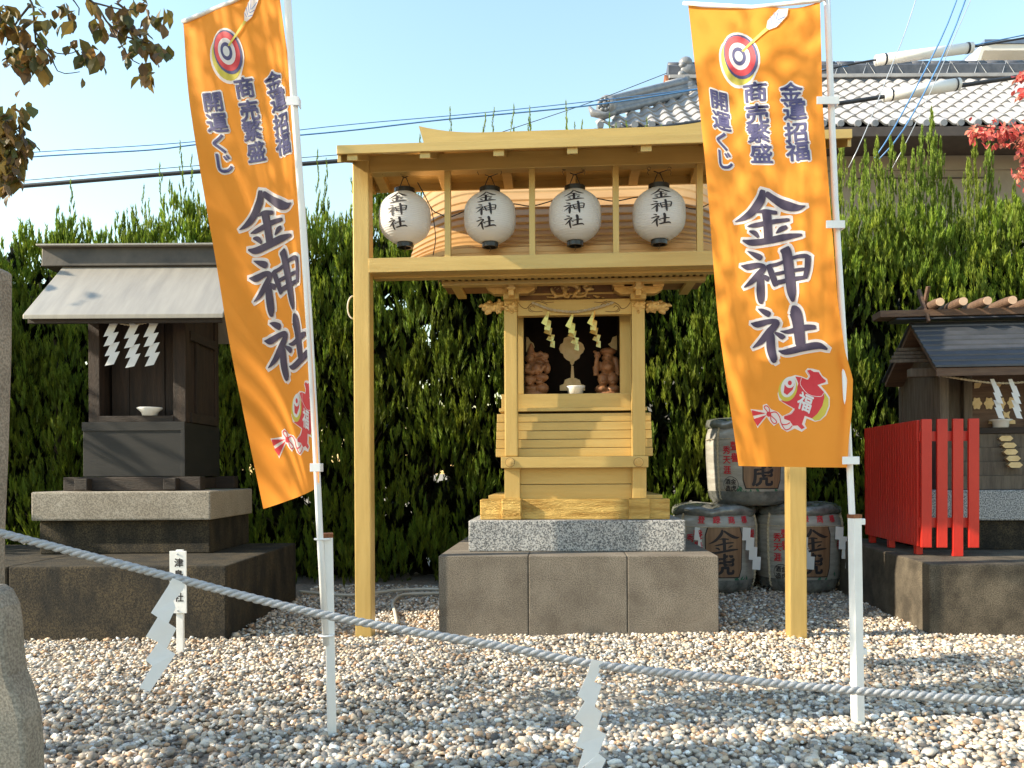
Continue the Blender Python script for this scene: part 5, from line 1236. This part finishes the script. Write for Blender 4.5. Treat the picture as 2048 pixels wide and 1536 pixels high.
def shade_tree(base, ctr, rad, n, k, label, size, pal, seed, spread=.28, group=None):
    rn = np.random.default_rng(seed); base = np.array(base, float); ctr = np.array(ctr, float)
    t = thing('broadleaf_tree', label, 'tree', tuple(base), group=group)
    part('trunk', MB().tube([base + (0, 0, -.1), base + (.05, .03, ctr[2] * .4), base * .5 + ctr * .5 + (0, 0, ctr[2] * .1), ctr], [.14, .12, .08, .03], 10), 'bark', t, smooth=True)
    cc = rn.normal(0, 1, (n, 3)); cc /= np.linalg.norm(cc, axis=1)[:, None]; cc = cc * rn.uniform(.35, 1.0, (n, 1)) * np.array(rad) + ctr; pts = []
    for i, c_ in enumerate(cc):
        pts += [c_ + rn.normal(0, spread, 3) * np.array((1, 1, .7)) for _ in range(k)]
        if i % 2 == 0: part('branch', MB().tube(dense([ctr * .9 + base * .1, (ctr + c_) / 2 + (0, 0, .1), c_], .15), .014, 5), 'bark', t, smooth=True)
    v, f, c = rnd_leaves(np.array(pts), size, pal, rn, .8); me = npmesh('crown', v - base, f, 'leaf', c); o = bpy.data.objects.new('crown', me); COL.objects.link(o); o.parent = t; tag(o, kind='stuff')
GRN = [(.05, .075, .02), (.07, .09, .025), (.04, .06, .02), (.09, .10, .03)]
shade_tree((-7.4, 1.6, 0), (-7.2, 1.7, 3.7), (1.6, 2.1, 1.9), 44, 46, 'broadleaf tree left of the yard whose shade dapples the gravel', .10, GRN + AUT, 21, .25)
shade_tree((-6.4, 6.8, 0), (-6.2, 6.6, 2.75), (1.1, 1.2, 1.65), 95, 70, 'dense evergreen tree at the end of the hedge shading the dark shrine', .13, GRN, 22, .25)
def maple():
    rn = np.random.default_rng(9); base = np.array((5.6, 7.2, 0)); Y = 6.9
    t = thing('red_maple', 'branch of bright red autumn leaves reaching over the hedge top', 'tree', tuple(base))
    part('trunk', MB().tube([(5.6, 7.2, -.1), (5.55, 7.15, 1.5), (5.4, 7.1, 3.0), (5.3, 7.0, 4.2)], [.07, .06, .045, .02], 8), 'bark', t, smooth=True); pts = []
    for pp in (((2300, 330), (2150, 290), (2050, 270), (1955, 250)), ((2200, 300), (2100, 200), (2040, 150)), ((2200, 330), (2080, 330), (2040, 340))):
        part('branch', MB().tube(dense([at(x, y, Y) for x, y in pp], .05), .007, 5), 'bark', t, smooth=True)
    for x, y, n, sx, sy in ((1950, 262, 14, 9, 6), (1975, 262, 22, 12, 10), (2000, 270, 18, 12, 12), (2030, 265, 24, 14, 12), (2050, 285, 20, 12, 12), (2045, 150, 14, 8, 8), (2048, 185, 9, 7, 10), (2050, 320, 12, 8, 12), (2045, 350, 12, 9, 10), (2090, 250, 60, 25, 40), (2110, 330, 40, 25, 40)):
        for _ in range(int(n * 2.3)): pts.append(at(x + rn.normal(0, sx), y + rn.normal(0, sy), Y + rn.normal(0, .08)))
    v, f, c = rnd_leaves(np.array(pts), .062, [(.70, .14, .12), (.76, .22, .17), (.58, .08, .08), (.74, .30, .20)], rn, .7); me = npmesh('crown', v - base, f, 'leaf', c); o = bpy.data.objects.new('crown', me); COL.objects.link(o); o.parent = t; tag(o, kind='stuff')
maple()

# ================================================================== HOUSE WITH TILED ROOF
H_ = Frame(at(1192, 240, 15.0).x, 15.0, 0)
hs = thing('tiled_house', 'beige house with grey clay tile roof and ridge ornaments behind the hedge', 'house', (8, 4, 0), H_)
ezh = at(1690, 247, 15).z; rzh = at(1850, 160, 18.2).z; RD = 3.2; GX = 2.0
slope = (rzh - ezh) / RD; ang = math.atan(slope); rowsN, cw = 10, .315; rl = RD / rowsN
mb = MB(); w = cw * 1.05; L = rl / math.cos(ang) * 1.12; npf = 8
prof_ = [(-w / 2 + w * i / npf, .042 * math.sin(math.pi * 2 * (i / npf) - .6) * (1 if i / npf < .6 else .8)) for i in range(npf + 1)]
for yv, dz in ((0, .036), (L, .0)):
    for x, z in prof_: mb.v.append(Vector((x, yv, z + dz)))
for x, z in prof_: mb.v.append(Vector((x, .002, z + .036 - .03)))
n = npf + 1
for i in range(npf): mb.f += [(i, i + 1, n + i + 1, n + i), (i, 2 * n + i, 2 * n + i + 1, i + 1)]
tile = mb.mesh('roof_tile', 'tile', smooth=False, fix=False)
cols_ = 33; cnt = 0
for r_ in range(rowsN):
    for c_ in range(cols_):
        x = cw * (c_ + .5) + .02; d = r_ * rl
        if x < min(d, GX) + .12 and r_ > 0: continue
        if x < d - .05: continue
        piece('roof_tile', tile, hs, (x, d - .1, ezh + d * slope - .06), (ang, 0, 0))
capm = MB().tube([(0, -.03, 0), (0, .03, 0)], .062, 14).mesh('tile_cap', 'tile_blue', smooth=False)
for c_ in range(cols_): piece('tile_cap', capm, hs, (cw * (c_ + .22), -.115, ezh - .055), (0, 0, 0))
part('roof_deck', MB().prism([(-.02, ezh - .14), (RD, rzh - .1), (RD * 2, ezh - .14), (RD * 2, ezh - .2), (RD, rzh - .2), (-.02, ezh - .2)], 'x', GX + .1, 16), 'tile_blue', hs)
mb = MB(); mb.v = [Vector(q) for q in ((.02, -.02, ezh - .14), (GX + .1, -.02, ezh - .14), (GX + .1, GX, ezh + GX * slope - .14), (.02, 2 * RD, ezh - .14), (GX + .1, 2 * RD - GX, ezh + GX * slope - .14))]; mb.f = [(0, 1, 2), (0, 2, 4, 3)]
part('hip_deck', mb, 'tile_blue', hs, fix=False)
part('eave_gutter', MB().box(-.05, 16, -.14, .0, ezh - .30, ezh - .12), 'brown_trim', hs, bevel=.01)
part('eave_soffit', MB().box(0, 16, .001, 1.0, ezh - .26, ezh - .21), 'brown_trim', hs)
part('wall', MB().box(.9, 16, .9, 5.6, 0, ezh - .22), 'plaster', hs)
part('eave_band', MB().box(.88, 16, .86, .9, ezh - .55, ezh - .27), 'plaster', hs)
wa, wb = at(1700, 330, 15.9), at(1985, 330, 15.9); za_, zb_ = at(1800, 296, 15.9).z, at(1800, 420, 15.9).z
for nm, a_, b_, c0, c1 in (('shutter_frame', wa.x - H_.O.x, wb.x - H_.O.x, za_ - .035, za_), ('shutter_frame', wb.x - H_.O.x - .035, wb.x - H_.O.x, zb_, za_ - .036), ('shutter_slat', wa.x - H_.O.x, wb.x - H_.O.x - .036, (za_ + zb_) / 2, (za_ + zb_) / 2 + .02)):
    part(nm, MB().box(a_, b_, .86, .899, c0, c1), 'brown_trim', hs, bevel=.004)
part('downpipe_box', MB().box(at(1333, 262, 15).x - H_.O.x, at(1350, 262, 15).x - H_.O.x, -.10, .1, at(1340, 276, 15).z, ezh - .301), 'brown_trim', hs)
# ridge
rgx0 = GX - .05
part('main_ridge', MB().prism([(RD - .16, rzh - .12), (RD - .14, rzh + .28), (RD - .09, rzh + .33), (RD + .09, rzh + .33), (RD + .14, rzh + .28), (RD + .16, rzh - .12)], 'x', rgx0, 16), 'ridge_dark', hs)
part('ridge_course', MB().box(rgx0, 16, RD - .20, RD - .155, rzh - .02, rzh + .06), 'tile', hs, bevel=.01)
for i in range(30): 
    x = rgx0 + .2 + i * .42; part('ridge_cap_tile', MB().tube([(x - .19, RD, rzh + .34), (x + .19, RD, rzh + .34)], .085, 10), 'ridge_dark', hs, smooth=True)
for i in range(10):
    x = rgx0 + 3.2 + i * .62; part('tie_wire', MB().tube([(x - .12, RD - .17, rzh + .05), (x, RD - .12, rzh + .36), (x + .16, RD - .17, rzh + .05)], .008, 4), 'wire_grey', hs)
mb = MB(); cc = at(1372, 150, 18.1) - H_.O
for dx, dz, r_ in ((0, .28, .16), (.05, .1, .22), (0, -.1, .20), (-.1, .0, .12), (-.08, .2, .10), (.08, -.25, .18)): mb.ball((cc.x + dx, RD - .05, cc.z + dz), r_, .16, r_ * .9, 14, 8)
mb.tube([(cc.x - .25, RD - .1, cc.z - .32), (cc.x + .3, RD - .1, cc.z - .36)], .07, 8)
part('gable_ornament', mb, 'tile_blue', hs, smooth=True)
for i in range(6):
    a_ = at(1332 + i * 9, 168 + i * 5.2, 17.2) - H_.O; b_ = at(1362 + i * 10, 160 + i * 5.2, 17.3) - H_.O
    part('verge_tile', MB().tube([a_, b_], .055, 10), 'tile', hs, smooth=True)
part('gable_board', MB().prism([(RD - 1.15, ezh + 1.3), (RD, rzh + .15), (RD + 1.15, ezh + 1.3)], 'x', GX - .12, GX - .06), 'rust', hs)
hip0 = at(1212, 222, 15.1) - H_.O; hip1 = Vector((GX + .1, GX, ezh + GX * slope + .12))
dv = hip1 - hip0; mb = MB()
for k, (w_, h_) in enumerate(((.13, 0), (.115, .07), (.10, .14))):
    P = [hip0 + dv * u + Vector((0, 0, h_ - .06 + .03 * (1 - u) ** 3)) for u in np.linspace(0, 1, 12)]; mb.tube(P, w_ * .62, 8)
P = [hip0 + dv * u + Vector((0, 0, .19)) for u in np.linspace(0, 1, 12)]; mb.tube(P, .075, 10)
part('hip_ridge', mb, 'tile_blue', hs, smooth=True)
mb = MB(); c = hip0 + Vector((-.04, -.1, .05)); mb.tube([c + Vector((.08, .08, 0)), c], .20, 20)
for a_ in range(9): mb.ball(c + Vector((.10 * math.cos(a_ * .7), -.05, .10 * math.sin(a_ * .7))), .045, .05, .045, 8, 6)
mb.ball(c + Vector((0, -.04, 0)), .07); mb.tube([c + Vector((-.28, 0, -.02)), c + Vector((-.22, -.02, -.14)), c + Vector((0, -.04, -.2)), c + Vector((.2, -.02, -.12))], [.03, .07, .07, .05], 8)
part('corner_ornament', mb, 'tile_blue', hs, smooth=True)
# far white house
fh = thing('far_house', 'distant white house with blue grey roof edge showing above the tiled ridge', 'house', (at(2040, 110, 32).x, 32, 0))
a_, b_, c_ = at(1945, 130, 32), at(1968, 88, 32), at(2300, 88, 32)
part('wall', MB().box(at(1998, 110, 33).x, c_.x, 33, 38, 0, at(2000, 100, 33).z), 'housew', fh)
zf = at(1990, 98, 32).z
part('roof', MB().prism([(a_.x + .05, a_.z - .6), (b_.x, b_.z - .25), (c_.x, c_.z - .25), (c_.x, c_.z), (b_.x - .05, b_.z), (a_.x - .1, a_.z - .55)], 'y', 32, 38.5), 'housew', fh)
part('roof_edge', MB().box(b_.x, c_.x, 31.95, 38.5, b_.z + .001, b_.z + .16), 'blue_roof', fh)
part('window', MB().box(at(2018, 110, 33).x, at(2060, 110, 33).x, 32.96, 32.999, at(2030, 127, 33).z, at(2030, 121, 33).z), 'black', fh)

# ================================================================== OVERHEAD CABLES
def wire(pts, r, m, label, Y=11.5, name='overhead_cable', grp=None, sleeves=()):
    P = dense([at(*p, Y) if len(p) == 2 else at(p[0], p[1], p[2]) for p in pts], .25)
    if not sleeves: return single(name, MB().tube(P, r, 6), m, label, 'cable', P[0], smooth=True, group=grp)
    t = thing(name, label, 'cable', P[0]); part('cable', MB().tube(P, r, 6), m, t, smooth=True)
    for a_, b_, rr in sleeves:
        o = part('insulating_sleeve', MB().tube([at(*a_, Y), at(*b_, Y)], rr, 14), 'white_plastic', t, smooth=True)
        for q in (.08, .94): c0 = at(*a_, Y).lerp(at(*b_, Y), q); c1 = at(*a_, Y).lerp(at(*b_, Y), q + .02); part('clamp', MB().tube([c0, c1], rr * 1.06, 14), 'wire_black', o)
    return t
wire(((-300, 332), (60, 305), (370, 285), (690, 250), (1000, 222), (1390, 178), (1700, 132)), .006, 'wire_blue', 'upper thin line of the pair crossing the sky above the hedge')
wire(((-300, 345), (60, 314), (300, 300), (420, 286), (690, 262), (880, 240), (1180, 211), (1400, 178), (1720, 128)), .010, 'wire_blue', 'lower line with small clips of the pair crossing the sky above the hedge')
wire(((-300, 400), (35, 373), (360, 346), (700, 320), (1180, 272), (1400, 244), (1690, 205), (1800, 188), (1930, 170), (2048, 152), (2500, 85)), .030, 'wire_black', 'thick black cable with a white insulating sleeve across the tiled roof', sleeves=(((1768, 192), (1918, 168), .085),))
wire(((-300, 388), (35, 362), (360, 334), (700, 308)), .005, 'wire_black', 'fine line running just above the thick black cable')
wire(((1640, 142), (1750, 120), (1945, 94), (2048, 76), (2500, 0)), .014, 'wire_black', 'black cable with a white sleeve high against the sky', sleeves=(((1752, 121), (1944, 95), .075),))
wire(((1940, 92), (2048, 70), (2500, -20)), .008, 'wire_blue', 'thin line leaving the upper white cable sleeve')
wire(((980, 272), (1180, 205), (1345, 142)), .006, 'wire_black', 'fine wire rising to the gable ornament of the tiled roof', Y=14)
wire(((1850, -60), (1812, 60), (1780, 140), (1728, 270), (1690, 350)), .006, 'wire_grey', 'steel guy wire slanting across the tiled roof, apart from the blue ones', Y=10.5)
wire(((1935, -60), (1890, 60), (1840, 160), (1780, 270), (1735, 338)), .010, 'wire_blue', 'blue guy wire slanting across the tiled roof', Y=10.6, grp='blue guy wires')
wire(((1952, -60), (1908, 60), (1862, 160), (1800, 270), (1738, 340)), .010, 'wire_blue', 'blue guy wire slanting across the tiled roof', Y=10.4, grp='blue guy wires')
wire(((1968, -60), (1915, 60), (1872, 160), (1820, 270), (1780, 345)), .005, 'wire_grey', 'pale thin guy wire beside the two blue ones', Y=10.2)
